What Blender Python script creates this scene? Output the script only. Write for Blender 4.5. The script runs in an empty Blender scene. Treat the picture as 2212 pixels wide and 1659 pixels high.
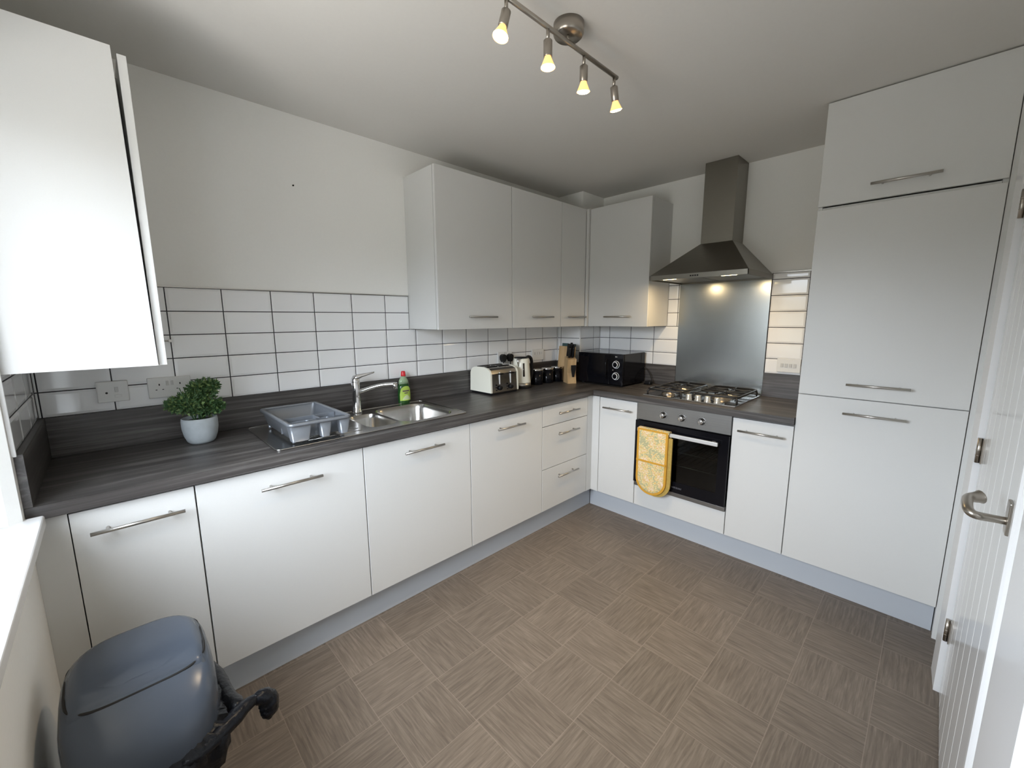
import bpy, bmesh, math, random
from mathutils import Vector, Matrix, Euler
random.seed(7)
PI = math.pi
sc = bpy.context.scene
COL = sc.collection

# ------------------------------------------------------------------ camera
CAM = Vector((-3.1164, -2.3281, 1.4539))
yaw, pitch, roll, FPX = 0.7981, -0.1566, -0.0044, 893.68
cyw, syw, cp, sp = math.cos(yaw), math.sin(yaw), math.cos(pitch), math.sin(pitch)
f_ = Vector((cyw*cp, syw*cp, sp)); r0 = Vector((syw, -cyw, 0)); u0 = r0.cross(f_)
r_ = math.cos(roll)*r0 + math.sin(roll)*u0; u_ = -math.sin(roll)*r0 + math.cos(roll)*u0
cd = bpy.data.cameras.new('camera'); cam = bpy.data.objects.new('camera', cd); COL.objects.link(cam)
M = Matrix((( r_.x, u_.x, -f_.x, CAM.x), (r_.y, u_.y, -f_.y, CAM.y), (r_.z, u_.z, -f_.z, CAM.z), (0, 0, 0, 1)))
cam.matrix_world = M
cd.sensor_width = 36; cd.lens = FPX*36/2212; cd.clip_start = 0.02
sc.camera = cam
# ------------------------------------------------------------------ view, world, daylight
sc.view_settings.view_transform = 'Standard'; sc.view_settings.look = 'None'
sc.view_settings.gamma = 1; sc.view_settings.use_curve_mapping = False
sc.view_settings.exposure = 0.02
sc.cycles.use_denoising = True
sc.cycles.max_bounces = 12; sc.cycles.diffuse_bounces = 8; sc.cycles.glossy_bounces = 6
sc.cycles.sample_clamp_indirect = 6
SKY = 27.0; GROUND = 10.5; HORIZON_BAND = 2.3
w = bpy.data.worlds.new('sky'); sc.world = w; w.use_nodes = True
nt = w.node_tree; nt.nodes.clear()
out = nt.nodes.new('ShaderNodeOutputWorld'); bg = nt.nodes.new('ShaderNodeBackground')
tc = nt.nodes.new('ShaderNodeTexCoord'); sx = nt.nodes.new('ShaderNodeSeparateXYZ'); cr = nt.nodes.new('ShaderNodeValToRGB')
mp = nt.nodes.new('ShaderNodeMapRange'); mp.inputs['From Min'].default_value = -1; mp.inputs['From Max'].default_value = 1
nt.links.new(tc.outputs['Generated'], sx.inputs[0]); nt.links.new(sx.outputs['Z'], mp.inputs['Value'])
nt.links.new(mp.outputs[0], cr.inputs[0]); # added sky dimming towards -y, holds back light beside the window
sd = nt.nodes.new('ShaderNodeMapRange'); sd.inputs['From Min'].default_value = -.96; sd.inputs['From Max'].default_value = -.50; sd.inputs['To Min'].default_value = .10
vs_ = nt.nodes.new('ShaderNodeVectorMath'); vs_.operation = 'SCALE'
nt.links.new(sx.outputs['Y'], sd.inputs['Value']); nt.links.new(cr.outputs[0], vs_.inputs[0]); nt.links.new(sd.outputs[0], vs_.inputs['Scale']); nt.links.new(vs_.outputs[0], bg.inputs[0]); nt.links.new(bg.outputs[0], out.inputs[0])
g = GROUND/SKY
h = HORIZON_BAND/SKY; e = cr.color_ramp.elements      # unseen ground, a dark horizon band added to shape the window light, overcast sky
e[0].position = .5-.5*.42; e[0].color = (.95*g, .93*g, .88*g, 1); e[1].position = .5+.5*.15; e[1].color = (0.82, 0.90, 1.0, 1)
for z_, c_ in ((-.20, (.90*h, .95*h, .85*h, 1)), (.03, (.90*h, .95*h, .88*h, 1))):
    x_ = e.new(.5+.5*z_); x_.color = c_
bg.inputs[1].default_value = SKY
WY0, WY1, WZ0, WZ1 = -0.65, -1.84, 0.912, 2.08      # window opening
pl = bpy.data.lights.new('window_daylight', 'AREA'); pl.shape = 'RECTANGLE'; pl.size = abs(WY1-WY0); pl.size_y = WZ1-WZ0
pl.cycles.is_portal = True
po = bpy.data.objects.new('window_daylight', pl); COL.objects.link(po)
po.location = (-3.50, (WY0+WY1)/2, (WZ0+WZ1)/2); po.rotation_euler = (PI/2, 0, -PI/2)

# ------------------------------------------------------------------ materials
def mat(name, color, rough=0.5, metal=0.0, spec=0.5, **k):
    m = bpy.data.materials.new(name); m.use_nodes = True
    n = m.node_tree.nodes; l = m.node_tree.links; p = n['Principled BSDF']
    p.inputs['Base Color'].default_value = (*color, 1); p.inputs['Roughness'].default_value = rough
    p.inputs['Metallic'].default_value = metal; p.inputs['Specular IOR Level'].default_value = spec
    if 'coat' in k: p.inputs['Coat Weight'].default_value = k['coat']; p.inputs['Coat Roughness'].default_value = k.get('coat_rough', .05)
    if 'aniso' in k: p.inputs['Anisotropic'].default_value = k['aniso']
    if 'trans' in k: p.inputs['Transmission Weight'].default_value = k['trans']; p.inputs['IOR'].default_value = k.get('ior', 1.45)
    if 'noise' in k:    # slight mottling of colour
        s, amt, *st = k['noise']
        t = n.new('ShaderNodeTexNoise'); t.inputs['Scale'].default_value = s; t.inputs['Detail'].default_value = 6
        c = n.new('ShaderNodeTexCoord'); mpp = n.new('ShaderNodeMapping'); l.new(c.outputs['Object'], mpp.inputs[0]); l.new(mpp.outputs[0], t.inputs[0])
        if st: mpp.inputs['Scale'].default_value = st[0]
        r = n.new('ShaderNodeMapRange'); r.inputs['To Min'].default_value = 1-amt; r.inputs['To Max'].default_value = 1+amt
        l.new(t.outputs[0], r.inputs['Value'])
        x = n.new('ShaderNodeVectorMath'); x.operation = 'SCALE'; x.inputs[0].default_value = color
        l.new(r.outputs[0], x.inputs['Scale']); l.new(x.outputs[0], p.inputs['Base Color'])
        if 'bump' in k:
            b = n.new('ShaderNodeBump'); b.inputs['Strength'].default_value = k['bump']; b.inputs['Distance'].default_value = k.get('bd', .002)
            l.new(t.outputs[0], b.inputs['Height']); l.new(b.outputs[0], p.inputs['Normal'])
    return m
def emit(name, color, s):
    m = bpy.data.materials.new(name); m.use_nodes = True
    p = m.node_tree.nodes['Principled BSDF']; p.inputs['Base Color'].default_value = (*color, 1)
    p.inputs['Emission Color'].default_value = (*color, 1); p.inputs['Emission Strength'].default_value = s
    return m
def wood(name, axis, c1, c2, c3, rough=.38, sc1=(1, 1, 1)):
    m = bpy.data.materials.new(name); m.use_nodes = True
    n = m.node_tree.nodes; l = m.node_tree.links; p = n['Principled BSDF']
    c = n.new('ShaderNodeTexCoord'); mpp = n.new('ShaderNodeMapping'); l.new(c.outputs['Object'], mpp.inputs[0])
    s = [30*sc1[0], 30*sc1[1], 60*sc1[2]]; s['xyz'.index(axis)] = 1.6*sc1['xyz'.index(axis)]; mpp.inputs['Scale'].default_value = s
    t = n.new('ShaderNodeTexNoise'); t.inputs['Scale'].default_value = 1; t.inputs['Detail'].default_value = 8; t.inputs['Roughness'].default_value = .62; t.inputs['Distortion'].default_value = .6
    l.new(mpp.outputs[0], t.inputs[0])
    r = n.new('ShaderNodeValToRGB'); e = r.color_ramp.elements
    e[0].position = .30; e[0].color = (*c1, 1); e[1].position = .72; e[1].color = (*c3, 1)
    x = e.new(.5); x.color = (*c2, 1)
    l.new(t.outputs[0], r.inputs[0]); l.new(r.outputs[0], p.inputs['Base Color'])
    p.inputs['Roughness'].default_value = rough
    b = n.new('ShaderNodeBump'); b.inputs['Strength'].default_value = .12; b.inputs['Distance'].default_value = .001
    l.new(t.outputs[0], b.inputs['Height']); l.new(b.outputs[0], p.inputs['Normal'])
    return m
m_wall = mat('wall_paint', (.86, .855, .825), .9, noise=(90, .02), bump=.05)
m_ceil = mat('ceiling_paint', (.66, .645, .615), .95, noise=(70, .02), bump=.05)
m_door = mat('cabinet_front', (.66, .66, .645), .36, noise=(300, .02), bump=.04, bd=.0005)
m_carc = mat('cabinet_board', (.70, .70, .685), .45)
m_plinth = mat('plinth_board', (.50, .53, .57), .4)
m_gloss = mat('door_gloss_paint', (.74, .74, .73), .16)
m_trimw = mat('white_gloss', (.78, .78, .78), .25)
m_pvc = mat('window_frame_white', (.82, .83, .85), .3)
m_tile = mat('white_glazed_tile', (.88, .885, .89), .10, coat=.4)
m_grout = mat('dark_grout', (.035, .035, .04), .9)
m_top = {a: wood('worktop_laminate_'+a, a, (.035, .031, .030), (.062, .056, .053), (.165, .155, .148)) for a in 'xy'}
m_steel = mat('brushed_steel', (.30, .295, .285), .34, 1, noise=(1, .12, (2, 2, 260)))
m_sinks = mat('sink_steel', (.55, .54, .52), .22, 1, noise=(40, .05))
m_splash = mat('brushed_splash', (.38, .395, .39), .24, 1, noise=(1, .10, (3, 3, 420)))
m_hood = mat('hood_steel', (.25, .235, .205), .36, 1, noise=(1, .08, (3, 3, 300)))
m_nick = mat('brushed_nickel', (.42, .385, .34), .30, 1)
m_chrome = mat('chrome', (.75, .75, .76), .08, 1)
m_hand = mat('handle_steel', (.50, .48, .45), .30, 1)
m_black = mat('black_gloss', (.005, .005, .007), .10, spec=.22)
m_blackm = mat('black_satin', (.008, .008, .009), .40, spec=.3)
m_iron = mat('cast_iron', (.010, .010, .011), .5)
m_knob = mat('satin_knob', (.72, .72, .70), .32, .85)
m_white = mat('white_plastic', (.74, .74, .72), .3)
m_rock = mat('rocker_plastic', (.56, .555, .54), .3)
m_cream = mat('cream_enamel', (.90, .88, .76), .2, coat=.5)
m_dark = mat('dark_slot', (.01, .01, .01), .8)
m_grey = mat('grey_plastic', (.27, .29, .32), .30, .55)
m_bin = mat('bin_blue_grey_plastic', (.060, .074, .098), .26, spec=.4)
m_bag = mat('black_bag', (.004, .005, .008), .30, spec=.3, noise=(60, .3), bump=.5, bd=.006)
m_bamboo = wood('bamboo', 'z', (.42, .27, .13), (.55, .37, .19), (.64, .45, .25), .5)
m_teal = mat('teal_plastic', (.045, .105, .11), .45)
m_leaf = mat('leaf_green', (.055, .125, .045), .5, noise=(60, .5))
m_leaf2 = mat('leaf_light', (.20, .30, .10), .5, noise=(60, .4))
m_soil = mat('dark_soil', (.02, .016, .012), .9)
m_pot = mat('grey_ceramic', (.42, .46, .48), .6, noise=(28, .22), bump=.5)
m_red = mat('red_cap', (.62, .02, .03), .35)
m_label = mat('lime_label', (.45, .62, .10), .4)
m_labelw = mat('label_cream', (.62, .70, .42), .4)
m_ink = mat('label_ink', (.12, .08, .10), .5)
m_liquid = mat('green_liquid_bottle', (.012, .075, .012), .10, coat=.6)
m_clear = mat('clear_green_plastic', (.30, .42, .26), .12, coat=.5)
m_bulb = emit('warm_bulb', (1.0, .56, .20), 1.3)
m_bulbc = emit('warm_bulb_centre', (1.0, .80, .45), 12.0)
m_hlight = emit('hood_lamp', (1.0, .80, .42), 14.0)
def glass_fac(n, l):     # reflectance of a thin pane: low face on, rising towards grazing, the same from both sides
    lw = n.new('ShaderNodeLayerWeight'); lw.inputs[0].default_value = .5
    a = n.new('ShaderNodeMath'); a.operation = 'POWER'; a.inputs[1].default_value = 5; l.new(lw.outputs['Facing'], a.inputs[0])
    b = n.new('ShaderNodeMath'); b.operation = 'MULTIPLY_ADD'; b.inputs[1].default_value = .85; b.inputs[2].default_value = .04; l.new(a.outputs[0], b.inputs[0])
    return b
m_glass = bpy.data.materials.new('window_glass'); m_glass.use_nodes = True
n = m_glass.node_tree.nodes; l = m_glass.node_tree.links; n.clear()
o_ = n.new('ShaderNodeOutputMaterial'); mx = n.new('ShaderNodeMixShader'); tr = n.new('ShaderNodeBsdfTransparent'); gl = n.new('ShaderNodeBsdfGlossy')
gl.inputs['Roughness'].default_value = .02; fr = glass_fac(n, l)
l.new(fr.outputs[0], mx.inputs[0]); l.new(tr.outputs[0], mx.inputs[1]); l.new(gl.outputs[0], mx.inputs[2]); l.new(mx.outputs[0], o_.inputs[0])
# oven window glass: dark but see-through
m_oglass = bpy.data.materials.new('oven_glass'); m_oglass.use_nodes = True
n = m_oglass.node_tree.nodes; l = m_oglass.node_tree.links; n.clear()
o_ = n.new('ShaderNodeOutputMaterial'); mx = n.new('ShaderNodeMixShader'); tr = n.new('ShaderNodeBsdfTransparent'); gl = n.new('ShaderNodeBsdfGlossy')
tr.inputs[0].default_value = (.42, .45, .44, 1); gl.inputs['Roughness'].default_value = .05; fr = glass_fac(n, l)
l.new(fr.outputs[0], mx.inputs[0]); l.new(tr.outputs[0], mx.inputs[1]); l.new(gl.outputs[0], mx.inputs[2]); l.new(mx.outputs[0], o_.inputs[0])

def floor_material():
    m = bpy.data.materials.new('vinyl_floor'); m.use_nodes = True
    n = m.node_tree.nodes; l = m.node_tree.links; p = n['Principled BSDF']
    S = .2515
    tc = n.new('ShaderNodeTexCoord'); sep = n.new('ShaderNodeSeparateXYZ'); l.new(tc.outputs['Object'], sep.inputs[0])
    def mth(op, a, b=None, c=None):
        q = n.new('ShaderNodeMath'); q.operation = op
        for i, v in enumerate((a, b, c)):
            if v is None: continue
            if isinstance(v, (int, float)): q.inputs[i].default_value = v
            else: l.new(v, q.inputs[i])
        return q.outputs[0]
    u = mth('DIVIDE', mth('ADD', sep.outputs['X'], 2.052+20*S), S)
    v = mth('DIVIDE', mth('ADD', sep.outputs['Y'], .7965+20*S), S)
    iu, iv = mth('FLOOR', u), mth('FLOOR', v); fu, fv = mth('FRACT', u), mth('FRACT', v)
    par = mth('MODULO', mth('ADD', iu, iv), 2)      # 1 or 0
    # grain along x where parity==1
    def grain(ax, ay):
        cb = n.new('ShaderNodeCombineXYZ')
        l.new(mth('ADD', mth('MULTIPLY', sep.outputs['X'], ax), mth('MULTIPLY', iu, 3.7)), cb.inputs[0])
        l.new(mth('ADD', mth('MULTIPLY', sep.outputs['Y'], ay), mth('MULTIPLY', iv, 5.3)), cb.inputs[1])
        t = n.new('ShaderNodeTexNoise'); t.inputs['Scale'].default_value = 1; t.inputs['Detail'].default_value = 7; t.inputs['Roughness'].default_value = .65; t.inputs['Distortion'].default_value = .5
        l.new(cb.outputs[0], t.inputs[0]); return t.outputs[0]
    gx, gy = grain(7, 110), grain(110, 7)
    mixg = n.new('ShaderNodeMix'); mixg.data_type = 'FLOAT'; l.new(par, mixg.inputs[0]); l.new(gy, mixg.inputs[2]); l.new(gx, mixg.inputs[3])
    r = n.new('ShaderNodeValToRGB'); e = r.color_ramp.elements
    e[0].position = .28; e[0].color = (.102, .081, .064, 1); e[1].position = .75; e[1].color = (.245, .205, .165, 1)
    x = e.new(.5); x.color = (.160, .130, .103, 1)
    l.new(mixg.outputs[0], r.inputs[0])
    # tile to tile variation
    wn = n.new('ShaderNodeTexWhiteNoise'); wn.noise_dimensions = '2D'; cb = n.new('ShaderNodeCombineXYZ'); l.new(iu, cb.inputs[0]); l.new(iv, cb.inputs[1]); l.new(cb.outputs[0], wn.inputs['Vector'])
    vr = n.new('ShaderNodeMapRange'); vr.inputs['To Min'].default_value = .92; vr.inputs['To Max'].default_value = 1.08; l.new(wn.outputs[0], vr.inputs['Value'])
    sc_ = n.new('ShaderNodeVectorMath'); sc_.operation = 'SCALE'; l.new(r.outputs[0], sc_.inputs[0]); l.new(vr.outputs[0], sc_.inputs['Scale'])
    # light joint lines on the tile edges and one finer line inside each tile
    def near(f, pos, wd): return mth('LESS_THAN', mth('ABSOLUTE', mth('SUBTRACT', f, pos)), wd)
    ln = mth('MAXIMUM', near(fu, 0.003, .007), near(fv, 0.003, .007))
    across = n.new('ShaderNodeMix'); across.data_type = 'FLOAT'; l.new(par, across.inputs[0]); l.new(fu, across.inputs[2]); l.new(fv, across.inputs[3])
    inner = mth('MULTIPLY', near(across.outputs[0], .17, .006), .5)
    ln = mth('MAXIMUM', ln, inner)
    mixc = n.new('ShaderNodeMix'); mixc.data_type = 'RGBA'; l.new(mth('MULTIPLY', ln, .55), mixc.inputs[0]); l.new(sc_.outputs[0], mixc.inputs[6]); mixc.inputs[7].default_value = (.30, .25, .205, 1)
    l.new(mixc.outputs[2], p.inputs['Base Color'])
    p.inputs['Roughness'].default_value = .42; p.inputs['Specular IOR Level'].default_value = .45
    b = n.new('ShaderNodeBump'); b.inputs['Strength'].default_value = .25; b.inputs['Distance'].default_value = .0015
    l.new(mixg.outputs[0], b.inputs['Height']); l.new(b.outputs[0], p.inputs['Normal'])
    return m
m_floor = floor_material()
def glove_material():
    m = bpy.data.materials.new('floral_cotton'); m.use_nodes = True
    n = m.node_tree.nodes; l = m.node_tree.links; p = n['Principled BSDF']
    tc = n.new('ShaderNodeTexCoord')
    v = n.new('ShaderNodeTexVoronoi'); v.inputs['Scale'].default_value = 17; l.new(tc.outputs['Object'], v.inputs[0])
    t = n.new('ShaderNodeTexNoise'); t.inputs['Scale'].default_value = 95; t.inputs['Detail'].default_value = 3; l.new(tc.outputs['Object'], t.inputs[0])
    r = n.new('ShaderNodeValToRGB'); r.color_ramp.interpolation = 'CONSTANT'; e = r.color_ramp.elements
    e[0].position = 0; e[0].color = (.86, .68, .56, 1); e[1].position = .60; e[1].color = (.80, .66, .34, 1)
    for pos, c in ((.38, (.60, .42, .10)), (.44, (.85, .78, .62)), (.50, (.72, .45, .30)), (.54, (.66, .40, .06)), (.68, (.45, .42, .24))):
        x = e.new(pos); x.color = (*c, 1)
    ad = n.new('ShaderNodeMath'); ad.operation = 'MULTIPLY_ADD'; l.new(v.outputs['Distance'], ad.inputs[0]); ad.inputs[1].default_value = .55; l.new(t.outputs[0], ad.inputs[2])
    sb = n.new('ShaderNodeMath'); sb.operation = 'SUBTRACT'; l.new(ad.outputs[0], sb.inputs[0]); sb.inputs[1].default_value = .16
    l.new(sb.outputs[0], r.inputs[0]); l.new(r.outputs[0], p.inputs['Base Color']); p.inputs['Roughness'].default_value = .9
    return m
m_floral = glove_material()
m_ochre = mat('ochre_binding', (.58, .30, .03), .85)
m_ochre2 = mat('ochre_lining', (.42, .29, .07), .9, noise=(60, .25))

# ------------------------------------------------------------------ geometry helpers
def box(bm, a, b, bev=0.0, seg=2):
    lo = Vector([min(a[i], b[i]) for i in range(3)]); hi = Vector([max(a[i], b[i]) for i in range(3)])
    r = bmesh.ops.create_cube(bm, size=1.0); vs = r['verts']
    for v in vs: v.co = Vector([lo[i] + (v.co[i]+.5)*(hi[i]-lo[i]) for i in range(3)])
    if bev:
        es = list({e for v in vs for e in v.link_edges})
        bmesh.ops.bevel(bm, geom=es, offset=bev, segments=seg, affect='EDGES', profile=.5)
def quad(bm, pts):
    return bm.faces.new([bm.verts.new(p) for p in pts])
def cyl(bm, a, b, r, r2=None, seg=24, cap=True):
    a = Vector(a); b = Vector(b); d = b-a; q = d.to_track_quat('Z', 'Y')
    r2 = r if r2 is None else r2
    ra = [bm.verts.new(a + q @ Vector((r*math.cos(t), r*math.sin(t), 0))) for t in [2*PI*i/seg for i in range(seg)]]
    rb = [bm.verts.new(b + q @ Vector((r2*math.cos(t), r2*math.sin(t), 0))) for t in [2*PI*i/seg for i in range(seg)]]
    for i in range(seg):
        f = bm.faces.new((ra[i], ra[(i+1) % seg], rb[(i+1) % seg], rb[i])); f.smooth = True
    if cap: bm.faces.new(ra[::-1]); bm.faces.new(rb)
def lathe(bm, c, prof, seg=32, axis=(0, 0, 1)):
    """prof: list of (radius, height) along axis from c"""
    c = Vector(c); q = Vector(axis).normalized().to_track_quat('Z', 'Y'); rings = []
    for r, h in prof:
        if r < 1e-5: rings.append([bm.verts.new(c + q @ Vector((0, 0, h)))])
        else: rings.append([bm.verts.new(c + q @ Vector((r*math.cos(2*PI*i/seg), r*math.sin(2*PI*i/seg), h))) for i in range(seg)])
    for A, B in zip(rings, rings[1:]):
        for i in range(seg):
            a0, a1 = A[i % len(A)], A[(i+1) % len(A)]; b0, b1 = B[i % len(B)], B[(i+1) % len(B)]
            vs = []
            for v in (a0, a1, b1, b0):
                if v not in vs: vs.append(v)
            if len(vs) > 2:
                f = bm.faces.new(vs); f.smooth = True
def tube(bm, pts, r, seg=12, smooth_n=0):
    pts = [Vector(p) for p in pts]
    if smooth_n:
        for _ in range(smooth_n):
            np_ = [pts[0]]
            for a, b in zip(pts, pts[1:]): np_ += [a.lerp(b, .25), a.lerp(b, .75)]
            pts = np_ + [pts[-1]]
    rs = r if isinstance(r, (list, tuple)) else None
    rings = []; up = None
    for i, p in enumerate(pts):
        d = (pts[min(i+1, len(pts)-1)] - pts[max(i-1, 0)]).normalized()
        if up is None: up = d.orthogonal().normalized()
        up = (up - d*up.dot(d)).normalized(); s = d.cross(up)
        if rs: t = i/(len(pts)-1)*(len(rs)-1); k = min(int(t), len(rs)-2); rr = rs[k]+(rs[k+1]-rs[k])*(t-k)
        else: rr = r
        rings.append([bm.verts.new(p + rr*(math.cos(a)*up + math.sin(a)*s)) for a in [2*PI*j/seg for j in range(seg)]])
    for A, B in zip(rings, rings[1:]):
        for j in range(seg):
            f = bm.faces.new((A[j], A[(j+1) % seg], B[(j+1) % seg], B[j])); f.smooth = True
    bm.faces.new(rings[0][::-1]); bm.faces.new(rings[-1])
def prism(bm, poly, a, b, axis):
    """extrude 2D poly (in the two other axes, order preserved) from a to b along axis"""
    ax = 'xyz'.index(axis); oth = [i for i in range(3) if i != ax]
    def P(p, h):
        v = [0, 0, 0]; v[ax] = h; v[oth[0]] = p[0]; v[oth[1]] = p[1]; return v
    A = [bm.verts.new(P(p, a)) for p in poly]; B = [bm.verts.new(P(p, b)) for p in poly]
    n_ = len(poly)
    for i in range(n_): bm.faces.new((A[i], A[(i+1) % n_], B[(i+1) % n_], B[i]))
    bm.faces.new(A[::-1]); bm.faces.new(B)
def rrect(cx, cy, hx, hy, r, seg=6):
    pts = []
    for sx_, sy_, a0 in ((1, 1, 0), (-1, 1, PI/2), (-1, -1, PI), (1, -1, 1.5*PI)):
        for i in range(seg+1):
            a = a0 + i/seg*PI/2
            pts.append((cx+sx_*(hx-r)+r*math.cos(a), cy+sy_*(hy-r)+r*math.sin(a)))
    return pts
def loft(bm, rings, closed=True, cap0=True, cap1=True, smooth=True):
    R = [[bm.verts.new(p) for p in ring] for ring in rings]; n_ = len(R[0])
    for A, B in zip(R, R[1:]):
        for i in range(n_ if closed else n_-1):
            f = bm.faces.new((A[i], A[(i+1) % n_], B[(i+1) % n_], B[i])); f.smooth = smooth
    if cap0: bm.faces.new(R[0][::-1])
    if cap1: bm.faces.new(R[-1])
    return R
def worldloc(o):
    v = Vector((0, 0, 0))
    while o: v += o.location; o = o.parent
    return v
def part(name, fill, mats, parent=None, label=None, fix=True):
    """one mesh object; fill(bm) draws in room coordinates"""
    bm = bmesh.new(); fill(bm)
    if fix: bmesh.ops.recalc_face_normals(bm, faces=bm.faces[:])
    off = worldloc(parent)
    if off.length: bmesh.ops.translate(bm, verts=bm.verts[:], vec=-off)
    me = bpy.data.meshes.new(name); bm.to_mesh(me); bm.free()
    for m_ in (mats if isinstance(mats, (list, tuple)) else [mats]): me.materials.append(m_)
    o = bpy.data.objects.new(name, me); COL.objects.link(o)
    if parent: o.parent = parent
    if label: o['label'] = label
    return o
def thing(name, loc, label, cat, group=None):
    o = bpy.data.objects.new(name, None); COL.objects.link(o); o.location = loc; o.empty_display_size = .05
    o['label'] = label; o['category'] = cat
    if group: o['group'] = group
    return o
def single(name, fill, mats, label, cat, group=None, loc=(0, 0, 0)):
    bm = bmesh.new(); fill(bm); bmesh.ops.recalc_face_normals(bm, faces=bm.faces[:])
    bmesh.ops.translate(bm, verts=bm.verts[:], vec=-Vector(loc))
    me = bpy.data.meshes.new(name); bm.to_mesh(me); bm.free()
    for m_ in (mats if isinstance(mats, (list, tuple)) else [mats]): me.materials.append(m_)
    o = bpy.data.objects.new(name, me); COL.objects.link(o); o.location = loc
    o['label'] = label; o['category'] = cat
    if group: o['group'] = group
    return o
def struct(name, fill, mats, parent=None):
    o = part(name, fill, mats, parent)
    if parent is None: o['kind'] = 'structure'
    return o
def B(a, b, bev=0.0, seg=2): return lambda bm: box(bm, a, b, bev, seg)
def setmat(bm, start, idx):
    for f in bm.faces[start:]: f.material_index = idx

# ------------------------------------------------------------------ room shell
XL, YF, ZC = -3.335, -2.487, 2.446
T = .15
struct('floor', B((XL-T-.2, YF-T, -.1), (T, T, 0)), m_floor)
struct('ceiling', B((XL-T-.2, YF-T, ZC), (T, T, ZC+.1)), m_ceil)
wall_back = struct('wall_back', B((XL-T-.15, 0, 0), (T, T, ZC)), m_wall)
wall_right = struct('wall_right', B((0, YF-T, 0), (T, 0, ZC)), m_wall)
def wl(bm):   # window wall with its opening
    x0, x1 = XL-.27, XL
    box(bm, (x0, WY0+.014, 0), (x1, 0, ZC)); box(bm, (x0, YF-T, 0), (x1, WY1, ZC))
    box(bm, (x0, WY1, 0), (x1, WY0+.014, WZ0-.035)); box(bm, (x0, WY1, WZ1), (x1, WY0+.014, ZC))
    prism(bm, [(x0, WY0), (x1-.024, WY0), (x1, WY0+.014), (x0, WY0+.014)], WZ0-.035, WZ1, 'z')
wall_left = struct('wall_left', wl, m_wall)
DX0, DX1, DZ = -.945, -1.800, 1.985
def wf(bm):   # wall with the door
    box(bm, (DX0+.03, YF-T, 0), (0, YF, ZC)); box(bm, (XL, YF-T, 0), (DX1-.03, YF, ZC)); box(bm, (DX1-.03, YF-T, DZ+.03), (DX0+.03, YF, ZC))
    box(bm, (DX1-.03, YF-T, 0), (DX0+.03, YF-.10, DZ+.03))
struct('wall_front', wf, m_wall)
BX, BY = -.293, -.245
wc = struct('wall_corner', B((BX, BY, 0), (0, 0, ZC)), m_wall)
# window
win = struct('window_1', lambda bm: [box(bm, (XL-.20, WY0, WZ0), (XL-.14, WY0-.15, WZ1), .004), box(bm, (XL-.20, WY1, WZ0), (XL-.14, WY1+.06, WZ1), .004),  # unseen far post, widened to cut grazing window light
     box(bm, (XL-.20, WY0-.15, WZ0), (XL-.14, WY1+.06, WZ0+.06), .004), box(bm, (XL-.20, WY0-.15, WZ1-.06), (XL-.14, WY1+.06, WZ1), .004),
     box(bm, (XL-.20, -1.22, WZ0+.06), (XL-.14, -1.28, WZ1-.06), .004)], m_pvc)
for a, b in ((WY0-.15, -1.22), (-1.28, WY1+.06)):
    part('pane', B((XL-.175, a, WZ0+.06), (XL-.171, b, WZ1-.06)), m_glass, win)
part('window_sill', B((XL-.2, WY1, WZ0-.034), (XL+.038, WY0+.033, WZ0), .006, 3), m_trimw, win)

# tiles ------------------------------------------------------------
TX, TY, XT, ZT = .2026, .1016, -2.9173, 1.5937
ZU = 1.0897
def tile(bm, o, du, n_, u0, u1, z0, z1, g=.0021, h=.0035, bv=.010):
    """bevelled tile on plane through o; du = unit along the row, n_ = outward"""
    o = Vector(o); du = Vector(du); n_ = Vector(n_)
    u0 += g; u1 -= g; z0 += g; z1 -= g
    if u1-u0 < .004 or z1-z0 < .004: return
    b = min(bv, (u1-u0)/3, (z1-z0)/3)
    P = lambda u, z, t: o + du*u + Vector((0, 0, z)) + n_*t
    lo = [bm.verts.new(P(u, z, .0)) for u, z in ((u0, z0), (u1, z0), (u1, z1), (u0, z1))]
    md = [bm.verts.new(P(u, z, h*.45)) for u, z in ((u0, z0), (u1, z0), (u1, z1), (u0, z1))]
    hi = [bm.verts.new(P(u, z, h)) for u, z in ((u0+b, z0+b), (u1-b, z0+b), (u1-b, z1-b), (u0+b, z1-b))]
    for A, B_ in ((lo, md), (md, hi)):
        for i in range(4): bm.faces.new((A[i], A[(i+1) % 4], B_[(i+1) % 4], B_[i]))
    bm.faces.new(hi)
def tiles(bm, o, du, n_, ua, ub, uref, pitch, rows, top, zb=None):
    o = Vector(o); du = Vector(du); n_ = Vector(n_)
    # grout bed
    zb = ZU if zb is None else zb
    P = lambda u, z, t: o + du*u + Vector((0, 0, z)) + n_*t
    s = len(bm.faces)
    vs = [bm.verts.new(P(u, z, .0012)) for u, z in ((ua, zb), (ub, zb), (ub, top), (ua, top))]
    f = bm.faces.new(vs); f.material_index = 1
    k0 = math.floor((ua-uref)/pitch); k1 = math.ceil((ub-uref)/pitch)
    edges = [min(max(uref+k*pitch, ua), ub) for k in range(k0, k1+1)]
    zs = sorted({max(min(z, top), zb) for z in rows} | {zb, top})
    for z0, z1 in zip(zs, zs[1:]):
        for a, b in zip(edges, edges[1:]):
            if b-a > .006: tile(bm, o, du, n_, a, b, z0, z1)
rowsz = [ZT - i*TY for i in range(-2, 6)]
def tb(bm):
    tiles(bm, (0, 0, 0), (1, 0, 0), (0, -1, 0), XL+.002, -1.746, XT, TX, rowsz, ZT, ZT-2*TY)
    tiles(bm, (0, 0, 0), (1, 0, 0), (0, -1, 0), XL+.002, BX, XT, TX, rowsz, ZT-2*TY)
part('tiles', tb, [m_tile, m_grout], wall_back, 'white bevelled tiles with dark grout')
HC = -.344
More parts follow.
